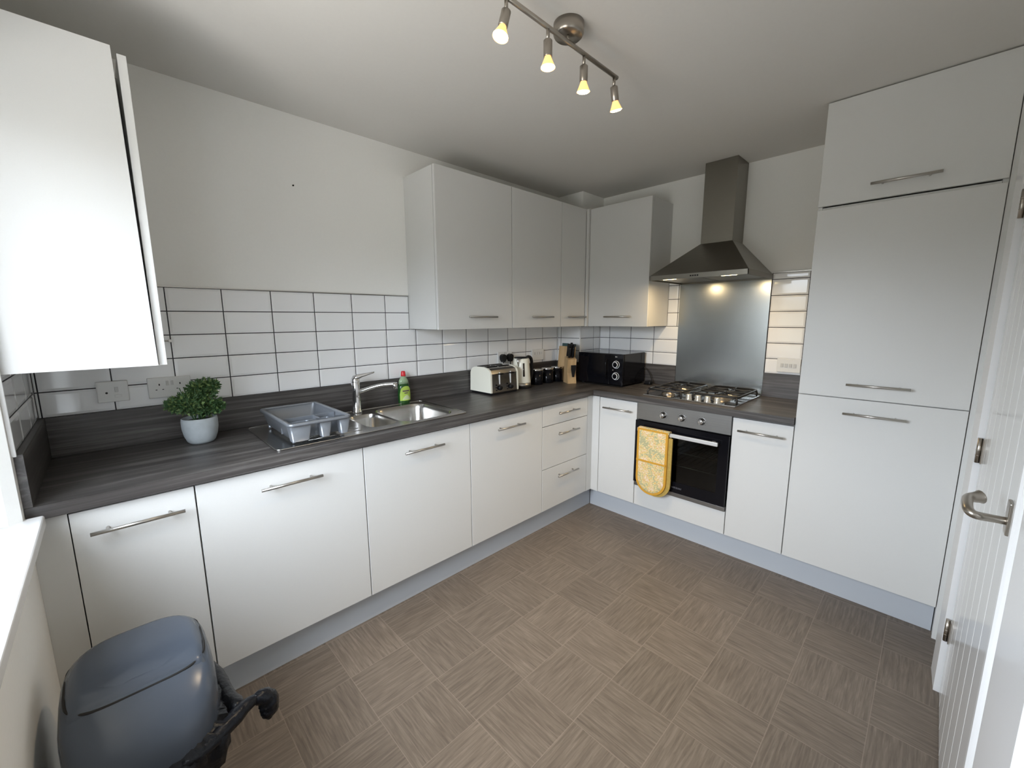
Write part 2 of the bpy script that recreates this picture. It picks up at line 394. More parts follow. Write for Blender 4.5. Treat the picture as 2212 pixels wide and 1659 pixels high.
def tr_(bm):
    tiles(bm, (0, 0, 0), (0, -1, 0), (-1, 0, 0), -BY, .946, -HC, TX, rowsz, ZT-2*TY)
    tiles(bm, (0, 0, 0), (0, -1, 0), (-1, 0, 0), .853, .946, -HC-.02, TX, rowsz, 1.735, ZT-2*TY)
    tiles(bm, (0, 0, 0), (0, -1, 0), (-1, 0, 0), 1.540, 1.745, 1.5425, .2026, rowsz, 1.735)
part('tiles', tr_, [m_tile, m_grout], wall_right, 'white bevelled tiles with dark grout')
def tcn(bm):
    tiles(bm, (BX, 0, 0), (0, -1, 0), (-1, 0, 0), .008, -BY, .045, TX, rowsz, ZT-2*TY)
    tiles(bm, (0, BY, 0), (1, 0, 0), (0, -1, 0), BX, -.008, -.10, TX, rowsz, ZT-2*TY)
part('tiles', tcn, [m_tile, m_grout], wc, 'white bevelled tiles with dark grout')
part('tile_edging', B((BX-.009, BY-.009, ZU), (BX, BY, ZT-2*TY), .001), m_trimw, wc)
def tl(bm): tiles(bm, (XL, 0, 0), (0, -1, 0), (1, 0, 0), .008, .612, .41, TX, rowsz, 1.5937)
part('tiles', tl, [m_tile, m_grout], wall_left, 'white bevelled tiles with dark grout')
part('tile_edging', B((XL, -.612, ZU), (XL+.009, -.620, 1.5937), .001), m_trimw, wall_left)
part('tile_edging', B((XL+.36, -.0005, ZT), (-1.747, -.009, ZT+.004)), m_hand, wall_back)
part('tile_edging', B((-.0005, -1.542, 1.735), (-.009, -1.747, 1.740)), m_hand, wall_right)
part('tile_edging', B((-.0005, -1.7455, ZU+.06), (-.0065, -1.7485, 1.738)), m_grout, wall_right)

# door in the front wall -------------------------------------------
YD = -2.481
door = struct('door_1', lambda bm: door_leaf(bm), m_gloss) if False else None
def door_leaf(bm):
    gro = []; x = DX0-.091
    while x > DX1+.08: gro.append(x); x -= .1255
    e = [DX0-.003] + gro + [DX1+.003]
    for a, b in zip(e, e[1:]):
        prism(bm, [(a, YD-.04), (a, YD-.004), (a-.004, YD), (b+.004, YD), (b, YD-.004), (b, YD-.04)], .006, DZ-.004, 'z')
door = struct('door_1', door_leaf, m_gloss)
def dhandle(bm):
    x = -1.752; z = 1.012
    box(bm, (x-.02, YD, z-.028), (x+.02, YD+.006, z+.045), .002)
    tube(bm, [(x, YD, z), (x-.004, YD+.028, z), (x-.018, YD+.052, z+.003), (x-.010, YD+.063, z+.008), (x+.030, YD+.064, z+.012), (x+.072, YD+.062, z+.013), (x+.090, YD+.052, z+.011), (x+.100, YD+.040, z+.013)], [.0085, .0085, .009, .0095, .010, .0105, .0125, .016], 16, 2)
part('door_handle', dhandle, m_nick, door, 'brushed lever handle')
for hz in (.272, .985, 1.815):
    def hg(bm, hz=hz):
        cyl(bm, (DX0+.001, YD+.009, hz-.045), (DX0+.001, YD+.009, hz+.045), .0065, seg=14)
        box(bm, (DX0-.02, YD, hz-.044), (DX0+.001, YD+.003, hz+.044)); 
        for k in (-.018, .0, .018): cyl(bm, (DX0+.001, YD+.009, hz+k-.001), (DX0+.001, YD+.009, hz+k+.001), .0072, seg=14)
    part('hinge', hg, m_nick, door)
def arch(bm):
    def strip(a, b, z0, z1, y=-2.462):
        prism(bm, [(a, YF), (a, y-.004), (a+(.004 if b > a else -.004), y), (b, y-.006), (b, YF)], z0, z1, 'z')
    strip(DX0+.155, DX0+.008, 0, DZ+.055, -2.458)
    strip(DX1-.085, DX1-.010, 0, DZ+.055, -2.470)
    box(bm, (DX1-.085, YF, DZ+.006), (DX0+.155, -2.471, DZ+.055), .003)
struct('trim_1', arch, m_trimw)
struct('baseboard_front', lambda bm: [prism(bm, [(YF, 0), (-2.470, 0), (-2.470, .088), (-2.476, .1), (YF, .1)], -.485, DX0+.156, 'x'),
                                      prism(bm, [(YF, 0), (-2.466, 0), (-2.466, .088), (-2.472, .1), (YF, .1)], DX1-.087, -1.955, 'x')], m_trimw)
struct('trim_2', lambda bm: prism(bm, [(-1.96, YF), (-1.96, -2.475), (-1.966, -2.470), (-2.24, -2.470), (-2.24, YF)], 0, 2.06, 'z'), m_trimw)
struct('baseboard_left', lambda bm: prism(bm, [(XL, 0), (XL+.018, 0), (XL+.018, .09), (XL+.010, .1), (XL, .1)], -.60, YF+.03, 'y'), m_trimw)

# ------------------------------------------------------------------ kitchen units
ZB, ZD, ZWB, ZW = .1555, .8871, .8949, .9349
YDR, XDR = -.582, -.575           # faces of the doors
def bar(bm, a, b, out, r=.006):
    """bar handle between a and b standing off its door; out = vector from bar to door face"""
    a = Vector(a); b = Vector(b); out = Vector(out); cyl(bm, a, b, r, seg=14)
    for t in (.17, .83): p = a.lerp(b, t); cyl(bm, p, p+out, r*.75, seg=12)
def handle_back(x0, x1, z, y, parent, yd): return part('handle', lambda bm: bar(bm, (x0, y, z), (x1, y, z), (0, yd-y, 0)), m_hand, parent)
def handle_right(y0, y1, z, x, parent, xd): return part('handle', lambda bm: bar(bm, (x, y0, z), (x, y1, z), (xd-x, 0, 0)), m_hand, parent)
G = .0022
def unit_back(x0, x1, label, hx=None, name='base_cabinet', cat='cabinet', yd=YDR, z0=ZB, z1=ZD, hz=.8165, depth=None):
    t = thing(name, ((x0+x1)/2, -.3, z0), label, cat, 'base units under the sink worktop')
    def carc(bm):
        th = .016; x0_, x1_ = x0+.001, x1-.001; yb, yf_ = -.035, yd+.0215
        box(bm, (x0_, yb, z0+.001), (x0_+th, yf_, z1-.001)); box(bm, (x1_-th, yb, z0+.001), (x1_, yf_, z1-.001))
        box(bm, (x0_+th, yb, z0+.001), (x1_-th, yf_, z0+th)); box(bm, (x0_+th, yb, z0+th), (x1_-th, yb-.008, z1-.001))
        box(bm, (x0_+th, yf_+.02, z1-.02), (x1_-th, yf_, z1-.001))
    part('carcass', carc, m_carc, t)
    return t
def door_back(t, x0, x1, z0, z1, hx, hz, name='door', yd=YDR):
    d = part(name, B((x0+G, yd, z0+G), (x1-G, yd+.0195, z1-G), .0012), m_door, t)
    handle_back(hx[0], hx[1], hz, yd-.03, d, yd); return d
GX = [-3.258, -2.9552, -2.349, -1.7386, -1.1378, -.637]
lab = ['narrow white base cabinet nearest the window, behind the bin', 'wide white base cabinet beneath the plant and dish rack end of the sink',
       'wide white base cabinet under the sink bowls', 'white base cabinet just left of the three drawers']
hxs = [(-3.217, -2.990), (-2.762, -2.538), (-2.154, -1.929), (-1.553, -1.327)]
for i in range(4):
    t = unit_back(GX[i], GX[i+1], lab[i]); door_back(t, GX[i], GX[i+1], ZB, ZD, hxs[i], .8165)
t = unit_back(GX[4], GX[5], 'white drawer unit with three drawers near the inner corner', name='drawer_unit', cat='drawers')
for z0, z1, hz in ((.7472, ZD, .822), (.4515, .7472, .680), (ZB, .4515, .379)):
    door_back(t, GX[4], GX[5], z0, z1, (-1.0, -.771), hz, 'drawer')
single('corner_post', lambda bm: [box(bm, (-.635, YDR+.0005, ZB), (XDR-.0005, YDR+.018, ZD)), box(bm, (XDR, YDR-.0005, ZB), (XDR+.018, -.643, ZD)), box(bm, (XDR, YDR, ZB), (XDR+.018, YDR+.018, ZD))], m_door,
       'white L-shaped filler post in the inner corner of the base units', 'filler', loc=(-.6, -.6, ZB))
single('filler_panel', B((XL+.0003, YDR+.002, ZB), (GX[0]-.0006, YDR+.02, ZD)), m_door, 'narrow white filler strip between the window wall and the first base cabinet', 'filler', loc=(-3.3, -.57, ZB))
single('plinth', B((XL+.002, -.530, .001), (-.508, -.5148, ZB-.002)), m_plinth, 'long pale grey plinth under the sink-side base units', 'plinth', loc=(-2, -.52, .001))
single('plinth', B((-.5067, -.5345, .001), (-.492, -2.452, ZB-.002)), m_plinth, 'pale grey plinth running under the oven and tall cupboard', 'plinth', loc=(-.5, -1.5, .001))

def unit_right(y0, y1, label, hy, name='base_cabinet', z0=ZB, z1=ZD):
    t = thing(name, (-.3, (y0+y1)/2, z0), label, 'cabinet', 'base units on the oven side')
    def carc(bm):
        th = .016; a, b = y0-.001, y1+.001; xb, xf = -.035, XDR+.0215
        box(bm, (xb, a, z0+.001), (xf, a-th, z1-.001)); box(bm, (xb, b+th, z0+.001), (xf, b, z1-.001))
        box(bm, (xb, a-th, z0+.001), (xf, b+th, z0+th)); box(bm, (xb, a-th, z0+th), (xb-.008, b+th, z1-.001)); box(bm, (xf+.02, a-th, z1-.02), (xf, b+th, z1-.001))
    part('carcass', carc, m_carc, t)
    d = part('door', B((XDR, y0-G, z0+G), (XDR+.0195, y1+G, z1-G), .0012), m_door, t)
    handle_right(hy[0], hy[1], .818, XDR-.03, d, XDR)
    return t
HY = [-.6448, -.9471, -1.5498, -1.8507, -2.4543]
unit_right(HY[0], HY[1], 'narrow white base cabinet left of the oven', (-.690, -.918))
unit_right(HY[2], HY[3], 'narrow white base cabinet between the oven and the tall cupboard', (-1.588, -1.814))
# oven housing with its panel below
t = thing('oven_housing', (-.3, -1.2485, ZB), 'white housing and low front panel under the oven', 'cabinet')
part('carcass', lambda bm: [box(bm, (-.03, HY[1]-.001, ZB), (XDR+.022, HY[1]-.0025, ZD)), box(bm, (-.03, HY[2]+.001, ZB), (XDR+.022, HY[2]+.0025, ZD)), box(bm, (-.03, HY[1]-.003, ZB+.001), (XDR+.022, HY[2]+.003, ZB+.017)), box(bm, (-.03, HY[1]-.003, .285), (XDR+.022, HY[2]+.003, .300))], m_carc, t)
part('front_panel', B((XDR, HY[1]-G, ZB+G), (XDR+.0195, HY[2]+G, .3035), .0012), m_door, t)

# tall cupboard ------------------------------------------------------
t = thing('tall_cabinet', (-.3, -2.15, ZB), 'tall white cupboard from floor to ceiling beside the door, with three doors', 'cabinet')
part('carcass', lambda bm: [box(bm, (-.003, HY[3]-.0005, ZB), (XDR+.0215, HY[3]-.017, ZC-.002)), box(bm, (-.003, HY[4]+.017, ZB), (XDR+.0215, HY[4], ZC-.002)),
     box(bm, (-.003, HY[3]-.018, ZB), (-.012, HY[4]+.018, ZC-.003)), box(bm, (-.012, HY[3]-.018, ZB), (XDR+.0215, HY[4]+.018, ZB+.016)),
     box(bm, (-.012, HY[3]-.018, 1.962), (XDR+.0215, HY[4]+.018, 1.976)), box(bm, (-.012, HY[3]-.018, 1.056), (XDR+.0215, HY[4]+.018, 1.072))], m_carc, t)
part('end_panel', B((-.003, HY[4]-.001, .0), (XDR+.010, -2.4862, ZC-.002)), m_door, t)
for z0, z1, hz, nm in ((ZB, 1.0645, .993, 'door'), (1.0645, 1.966, 1.1345, 'door'), (1.978, ZC-.004, 2.0405, 'door')):
    d = part(nm, B((XDR, HY[3]-G, z0+G), (XDR+.0195, HY[4]+G, z1-G), .0012), m_door, t)
    handle_right(-2.044, -2.270, hz, XDR-.03, d, XDR)

# wall cupboards -----------------------------------------------------
ZK0, ZK1, YK, XK = 1.392, 2.288, -.320, -.318
def wall_unit_back(x0, x1, hx, label):
    t = thing('wall_cabinet', ((x0+x1)/2, -.15, ZK0), label, 'cabinet', 'wall cabinets over the sink-side worktop')
    left = x0 < -1.7
    part('carcass', B((x0+.0005, -.001, ZK0+.002), (x1-.0005, YK+.0215, ZK1-.002)), m_door if left else m_carc, t)
    d = part('door', B((x0+G, YK, ZK0), (x1-G, YK+.0195, ZK1), .0012), m_door, t)
    handle_back(hx[0], hx[1], 1.4655, YK-.03, d, YK)
wall_unit_back(-1.745, -1.153, (-1.54, -1.312), 'widest white wall cabinet, left end of the corner group')
wall_unit_back(-1.153, -.642, (-.985, -.757), 'middle white wall cabinet of the three over the kettle')
wall_unit_back(-.642, XK-.022, (-.586, -.358), 'narrow white wall cabinet tucked into the corner above the canisters')
t = thing('wall_cabinet', (-.15, -.6, ZK0), 'white wall cabinet beside the extractor hood, over the microwave', 'cabinet')
part('carcass', B((-.001, BY-.003, ZK0+.002), (XK+.0215, -.852, ZK1-.002)), m_door, t)
d = part('door', B((XK, YK-.022, ZK0), (XK+.0195, -.852, ZK1), .0012), m_door, t)
handle_right(-.506, -.732, 1.4655, XK-.03, d, XK)
single('corner_strip', B((XK-.0205, YK-.0195, ZK0), (XK+.002, YK, ZK1)), m_door, 'white upright strip joining the two runs of wall cabinets in the corner', 'filler', loc=(XK, YK, ZK0))

# deep cupboard by the window
ZL0, ZL1, YL = 1.3115, 2.218, -.600
t = thing('wall_cabinet', (-3.16, -.3, ZL0), 'deep white wall cupboard beside the window with slightly crooked door', 'cabinet')
part('carcass', lambda bm: [box(bm, (XL+.010, -.008, ZL0+.002), (-3.024, YL+.026, ZL1-.002)), box(bm, (-3.024, -.008, ZL0+.002), (-3.006, YL+.12, ZL1-.03))], m_carc, t)
part('end_panel', B((-3.0045, -.008, ZL0), (-2.9835, YL+.009, ZL1-.006), .0008), m_door, t)
def crooked(bm):
    x1 = -3.0065; v = []
    dz = ZL1+.006-ZL0; s = math.tan(math.radians(.62))
    pts = [(-3.334, ZL0+.001), (x1, ZL0), (x1-dz*s, ZL1+.006), (-3.334, ZL1+.008)]
    prism(bm, [(p[0], p[1]) for p in pts], YL, YL+.019, 'y')
part('door', crooked, m_door, t)

# ------------------------------------------------------------------ worktop and upstands
SB = (-2.272, -1.752, -.512, -.098)    # hole for the bowls: x0,x1,y0,y1
def wt(bm):
    z0, z1 = ZWB, ZW
    x0, x1, y0, y1 = SB
    box(bm, (XL+.001, 0, z0), (x0, -.6016, z1)); box(bm, (x1, 0, z0), (BX-.0005, -.6016, z1))
    box(bm, (x0, 0, z0), (x1, y1, z1)); box(bm, (x0, y0, z0), (x1, -.6016, z1))
    box(bm, (BX-.0005, BY-.0005, z0), (-.5974, -.6016, z1)) if False else None
    k = len(bm.faces)
    box(bm, (BX-.0005, BY-.0005, z0), (-.001, -.6016, z1))
    box(bm, (-.5974, -.6016, z0), (-.001, HY[3]+.001, z1))
    bm.faces.ensure_lookup_table()
    for f in bm.faces[-6:]: f.material_index = 1
wo = single('worktop', wt, [m_top['x'], m_top['y']], 'dark grey wood-grain L-shaped worktop', 'worktop', loc=(-1.8, -.3, ZWB))
single('upstand', B((XL+.019, -.0125, ZW+.0005), (BX-.013, -.0005, ZU)), m_top['x'], 'dark grey wood-grain upstand behind the sink', 'upstand', loc=(-2, 0, ZW))
single('upstand', B((XL+.0005, -.001, ZW+.0005), (XL+.0180, -.600, ZU)), m_top['y'], 'dark grey wood-grain upstand on the window wall', 'upstand', loc=(XL, -.3, ZW))
single('upstand', B((BX-.0005, -.013, ZW+.0005), (BX-.0125, BY-.0125, ZU)), m_top['y'], 'dark upstand on the boxed corner, hidden behind the bamboo board', 'upstand', loc=(BX, -.12, ZW))
single('upstand', B((BX-.0004, BY-.0005, ZW+.0005), (-.0135, BY-.0125, ZU)), m_top['x'], 'dark upstand on the boxed corner, hidden behind the microwave', 'upstand', loc=(-.15, BY, ZW))
single('upstand', B((-.0005, BY-.001, ZW+.0005), (-.0125, -.9435, ZU)), m_top['y'], 'dark upstand between the microwave and the steel splashback', 'upstand', loc=(0, -.6, ZW))
single('upstand', B((-.0005, -1.5425, ZW+.0005), (-.0125, HY[3]+.002, ZU)), m_top['y'], 'short dark upstand between the splashback and the tall cupboard', 'upstand', loc=(0, -1.7, ZW))
single('splashback', B((-.0015, -.945, ZW+.0005), (-.010, -1.541, 1.6985), .0008), m_splash, 'brushed steel splashback panel behind the hob', 'splashback', loc=(0, -1.24, ZW))

# ------------------------------------------------------------------ hood
HYC = -1.245; HW = .298; HD = .49; HZ0, HZ1 = 1.698, 1.727
t = thing('extractor_hood', (-.2, HYC, HZ0), 'brushed steel pyramid chimney hood over the hob', 'extractor hood')
def canopy(bm):
    y0, y1 = HYC+HW, HYC-HW
    # thin-walled rim
    box(bm, (-.0015, y0, HZ0), (-HD, y0-.004, HZ1)); box(bm, (-.0015, y1+.004, HZ0), (-HD, y1, HZ1)); box(bm, (-HD+.004, y0, HZ0), (-HD, y1, HZ1)); box(bm, (-.0015, y0, HZ0), (-.006, y1, HZ1))
    c0, c1 = -1.148, -1.350; cx = -.202; zt = 1.940
    a = [(-.0015, y0, HZ1), (-HD, y0, HZ1), (-HD, y1, HZ1), (-.0015, y1, HZ1)]; b = [(-.0015, c0, zt), (cx, c0, zt), (cx, c1, zt), (-.0015, c1, zt)]
    loft(bm, [a, b], smooth=False)
part('canopy', canopy, m_hood, t)
part('chimney', lambda bm: [box(bm, (-.0015, -1.150, 1.935), (-.200, -1.348, 2.446-.001), .001)], m_hood, t)
part('filter', lambda bm: [box(bm, (-.08, HYC+HW-.03, HZ0+.006), (-.42, HYC+.004, HZ0+.010)), box(bm, (-.08, HYC-.004, HZ0+.006), (-.42, HYC-HW+.03, HZ0+.010)), box(bm, (-.006, HYC+HW-.005, HZ0+.010), (-HD+.005, HYC-HW+.005, HZ0+.013))], m_steel, t)
for yy in (-1.063, -1.425):
    part('lamp', B((-.435, yy+.042, HZ0+.003), (-.463, yy-.042, HZ0+.009), .001), m_hlight, t, 'lit warm lamp strip')
    ld = bpy.data.lights.new('hood_lamp_light', 'AREA'); ld.shape = 'RECTANGLE'; ld.size = .09; ld.size_y = .03; ld.energy = 1.9; ld.color = (1, .74, .42)
    lo = bpy.data.objects.new('hood_lamp_light', ld); COL.objects.link(lo); lo.parent = t; lo.location = Vector((-.40, yy, HZ0-.002)) - t.location
part('control_buttons', lambda bm: [box(bm, (-HD, HYC-.0+.03-k*.014, HZ0+.010), (-HD-.003, HYC+.022-k*.014, HZ0+.018)) for k in range(4)], m_blackm, t)

# ------------------------------------------------------------------ oven
t = thing('oven', (XDR, HYC, .306), 'built-in electric oven, steel control panel over black glass door', 'oven')
O0, O1 = -.9505, -1.5465
part('control_panel', B((XDR-.006, O0, .776), (XDR+.014, O1, ZWB-.004), .0015), m_steel, t)
def odoor(bm):
    xf, xb = XDR-.022, XDR-.002
    box(bm, (xf, O0, .336), (xb, O1, .410)); box(bm, (xf, O0, .706), (xb, O1, .772)); box(bm, (xf, O0, .410), (xb, O0-.055, .706)); box(bm, (xf, O1+.055, .410), (xb, O1, .706))
od = part('door', odoor, m_black, t)
part('window', B((XDR-.0215, O0-.055, .410), (XDR-.018, O1+.055, .706)), m_oglass, od)
def ohand(bm):
    box(bm, (XDR-.062, -.985, .7085), (XDR-.048, -1.497, .7325), .003)
    for y in (-1.03, -1.455): box(bm, (XDR-.050, y, .712), (XDR-.021, y-.02, .728))
part('handle', ohand, mat('oven_handle', (.72, .72, .71), .38, .6), od)
def logo(bm):
    y = -1.222
    for wv, hv in ((.007, .011), (.006, .011), (.007, .011), (.003, .011), (.007, .011), (.006, .011), (.007, .011), (.005, .011)):
        box(bm, (XDR-.0223, y, .366), (XDR-.0228, y-wv*.75, .366+hv)); y -= wv+.0025
part('door_mark', logo, mat('door_print', (.10, .10, .11), .5), od)
part('base_strip', B((XDR-.014, O0, .306), (XDR+.014, O1, .333), .001), m_steel, t)
m_cav = mat('oven_enamel', (.035, .037, .036), .35)
def cav(bm):
    x0, x1 = -.10, XDR+.002; y0, y1 = O0-.02, O1+.02; z0, z1 = .345, .770
    box(bm, (x0, y0, z0), (x1, y0-.006, z1)); box(bm, (x0, y1+.006, z0), (x1, y1, z1)); box(bm, (x0, y0, z0), (x1, y1, z0+.006)); box(bm, (x0, y0, z1-.006), (x1, y1, z1)); box(bm, (x0, y0, z0), (x0-.006, y1, z1))
part('cavity', cav, m_cav, t)
for z in (.590, .500):
    def rk(bm, z=z):
        cyl(bm, (XDR+.04, O0-.03, z), (XDR+.04, O1+.03, z), .0035, seg=8); cyl(bm, (-.12, O0-.03, z), (-.12, O1+.03, z), .0035, seg=8)
        for k in range(14):
            y = O0-.045-k*(.506/13); cyl(bm, (XDR+.04, y, z), (-.12, y, z), .0016, seg=6)
    part('shelf_rack', rk, m_hand, t)
for y in (-1.135, -1.257, -1.379):
    def kn(bm, y=y):
        lathe(bm, (XDR-.006, y, .831), [(.0, 0), (.0215, 0), (.0215, .004), (.0165, .006), (.0155, .022), (.013, .025), (0, .0255)], 28, (-1, 0, 0))
        box(bm, (XDR-.030, y+.003, .829-.0145), (XDR-.040, y-.003, .831+.0155), .0015)
    k = part('control_knob', kn, m_chrome, t)
    def dots(bm, y=y):
        for a in range(-130, 131, 26):
            a_ = math.radians(a); cyl(bm, (XDR-.0061, y-.030*math.sin(a_), .831+.030*math.cos(a_)), (XDR-.0064, y-.030*math.sin(a_), .831+.030*math.cos(a_)), .0014, seg=6)
    part('dial_marks', dots, m_blackm, k)

# ------------------------------------------------------------------ oven glove hung over the oven handle
def glove_outline(y0, y1, zt_, zb_, inset=0):
    yc = (y0+y1)/2; r = abs(y0-y1)/2 - inset; ztop = zt_ - inset; zc = zb_ + abs(y0-y1)/2
    pts = [(yc+r, ztop)]
    for i in range(17):
        a = i/16*PI; pts.append((yc+r*math.cos(a), zc-r*math.sin(a)*1.0))
    pts.append((yc-r, ztop)); return pts
t = thing('oven_glove', (XDR-.055, -1.10, .70), 'yellow floral double oven glove hung over the oven door handle', 'oven glove')
def pad(x0, x1, y0, y1, zt_, zb_, inset=0):
    return lambda bm: prism(bm, glove_outline(y0, y1, zt_, zb_, inset), x0, x1, 'x')
gx = XDR-.066
def front(bm):
    pts = glove_outline(-1.003, -1.203, .735, .300, .008)
    # slightly bowed front panel
    cen = (-1.103, .52)
    ring = [bm.verts.new((gx-.012, p[0], p[1])) for p in pts]
    r2 = [bm.verts.new((gx-.019, cen[0]+(p[0]-cen[0])*.9, cen[1]+(p[1]-cen[1])*.94)) for p in pts]
    for i in range(len(pts)):
        f = bm.faces.new((ring[i], ring[(i+1) % len(pts)], r2[(i+1) % len(pts)], r2[i])); f.smooth = True
    bm.faces.new(r2)
part('printed_panel', front, m_floral, t)
part('binding', lambda bm: [prism(bm, glove_outline(-.998, -1.208, .737, .295), gx-.013, gx-.001, 'x')], m_ochre, t)
part('pocket_band', lambda bm: [box(bm, (gx-.0165, -1.000, .515), (gx-.0225, -1.204, .527), .0015)], m_ochre, t)
part('back_pad', lambda bm: [prism(bm, glove_outline(-1.025, -1.232, .700, .288), gx+.000, gx+.010, 'x')], m_ochre2, t)
part('fold', lambda bm: [prism(bm, [(gx-.013, .726), (gx-.010, .738), (gx+.004, .743), (gx+.022, .742), (gx+.030, .734), (gx+.032, .66), (gx+.026, .66), (gx+.0245, .7345), (gx+.003, .7345), (gx-.001, .726)], -1.000, -1.212, 'y')], m_floral, t)

# ------------------------------------------------------------------ gas hob
hz = ZW
t = thing('gas_hob', (-.30, -1.25, hz), 'four-burner steel gas hob with black iron pan supports', 'hob')
part('plate', lambda bm: [box(bm, (-.045, -.965, hz+.0003), (-.540, -1.545, hz+.008), .003)], mat('hob_steel', (.78, .78, .77), .10, 1), t)
burn = [(-.415, -1.085, .034), (-.175, -1.085, .046), (-.170, -1.405, .034), (-.335, -1.400, .048)]
for x, y, r in burn:
    b = part('burner', lambda bm, x=x, y=y, r=r: lathe(bm, (x, y, hz+.008), [(0, 0), (r+.012, 0), (r+.010, .006), (r, .010), (r, .017), (0, .017)], 28), m_nick, t)
    part('burner_cap', lambda bm, x=x, y=y, r=r: lathe(bm, (x, y, hz+.0252), [(0, 0), (r*.92, 0), (r*.92, .004), (r*.8, .007), (0, .007)], 28), m_iron, b)
def grate(y0, y1, bs, x1=-.515):
    def f(bm):
        zt_ = hz+.044; x0 = -.075
        loop = [(x0, y0-.02), (x0, y1+.02), (x0-.02, y1), (x1+.02, y1), (x1, y1+.02), (x1, y0-.02), (x1+.02, y0), (x0-.02, y0), (x0, y0-.02)]
        tube(bm, [(x, y, zt_) for x, y in loop], .007, 8)
        for x in (x0, x1):
            for y in (y0, y1): tube(bm, [(x+(.012 if x == x1 else -.012), y+(.012 if y == y1 else -.012), zt_), (x, y, hz+.030), (x, y, hz+.0085)], .006, 8)
        xm = (x0+x1)/2; tube(bm, [(xm, y0, zt_), (xm, y1, zt_)], .0065, 8)
        for x, y, r in bs:
            for a in range(4):
                a_ = PI/4*0+a*PI/2; dx, dy = math.cos(a_), math.sin(a_)
                ex = {0: x0, 2: xm} if x > xm else {0: xm, 2: x1}
                if a in ex: e = (ex[a], y)
                else: e = (x, y0 if a == 1 else y1)
                tube(bm, [(x+dx*.022, y+dy*.022, zt_), (e[0], e[1], zt_)], .0062, 8)
    return f
part('pan_support', grate(-.985, -1.215, burn[:2]), m_iron, t)
part('pan_support', grate(-1.270, -1.530, burn[2:], -.462), m_iron, t)
for k, (x, y) in enumerate(((-.470, -1.245), (-.478, -1.305), (-.486, -1.365), (-.494, -1.425))):
    x = -.499; y = -1.258-k*.058
    part('control_knob', lambda bm, x=x, y=y: lathe(bm, (x, y, hz+.008), [(0, 0), (.020, 0), (.020, .003), (.0175, .005), (.0165, .028), (.0145, .031), (0, .031)], 24), m_knob, t)

# ------------------------------------------------------------------ sink
t = thing('sink', (-2.2, -.3, ZW), 'stainless steel one-and-a-half bowl sink with drainer on the left', 'sink')
S0, S1, SY0, SY1 = -2.682, -1.722, -.058, -.540
SMALL = (-2.178, -.325, .078, .150, .05)   # cx, cy, hx, hy, r
BIG = (-1.925, -.305, .160, .195, .075)
def deck(bm):
    zt_ = ZW+.004
    outer = rrect((S0+S1)/2, (SY0+SY1)/2, (S1-S0)/2, (SY0-SY1)/2, .02)
    a = [(x, y, ZW+.0003) for x, y in outer]; b = [(x, y, ZW+.0035) for x, y in outer]
    # top surface with two holes: fill with triangulation
    vo = [bm.verts.new(p) for p in b]; eo = [bm.edges.new((vo[i], vo[(i+1) % len(vo)])) for i in range(len(vo))]
    es = list(eo); rims = []
    for (cx, cy, hx, hy, r) in (SMALL, BIG):
        pts = rrect(cx, cy, hx, hy, r); vv = [bm.verts.new((x, y, ZW+.0035)) for x, y in pts]
        es += [bm.edges.new((vv[i], vv[(i+1) % len(vv)])) for i in range(len(vv))]; rims.append(vv)
    bmesh.ops.triangle_fill(bm, edges=es, use_beauty=True)
    va = [bm.verts.new(p) for p in a]
    for i in range(len(vo)): bm.faces.new((va[i], va[(i+1) % len(va)], vo[(i+1) % len(vo)], vo[i]))
    # raised edge bead and drainer ribs
    tube(bm, [(x, y, ZW+.004) for x, y in outer]+[(outer[0][0], outer[0][1], ZW+.004)], .0028, 8)
    for k in range(9):
        y = -.115-k*.045; tube(bm, [(-2.54, y, ZW+.0030), (-2.30, y, ZW+.0030)], .0025, 6)
part('drainer_deck', deck, m_sinks, t)
def bowl(cx, cy, hx, hy, r, d):
    def f(bm):
        rings = []
        for s, z in ((1, .0036), (.975, -.004), (.95, -.02), (.91, -d*.75), (.86, -d*.93), (.72, -d), (.12, -d-.004)):
            rings.append([(cx+(x-cx)*s if s > .2 else cx+(x-cx)*s, cy+(y-cy)*s, ZW+z) for x, y in rrect(cx, cy, hx, hy, r)])
        loft(bm, rings, cap0=False)
    return f
part('small_bowl', bowl(*SMALL, .09), m_sinks, t)
part('main_bowl', bowl(*BIG, .15), m_sinks, t)
part('waste', lambda bm: lathe(bm, (-1.925, -.305, ZW-.155), [(0, .001), (.012, .001), (.03, .003), (.036, .004), (.04, .001)], 24), m_chrome, t)
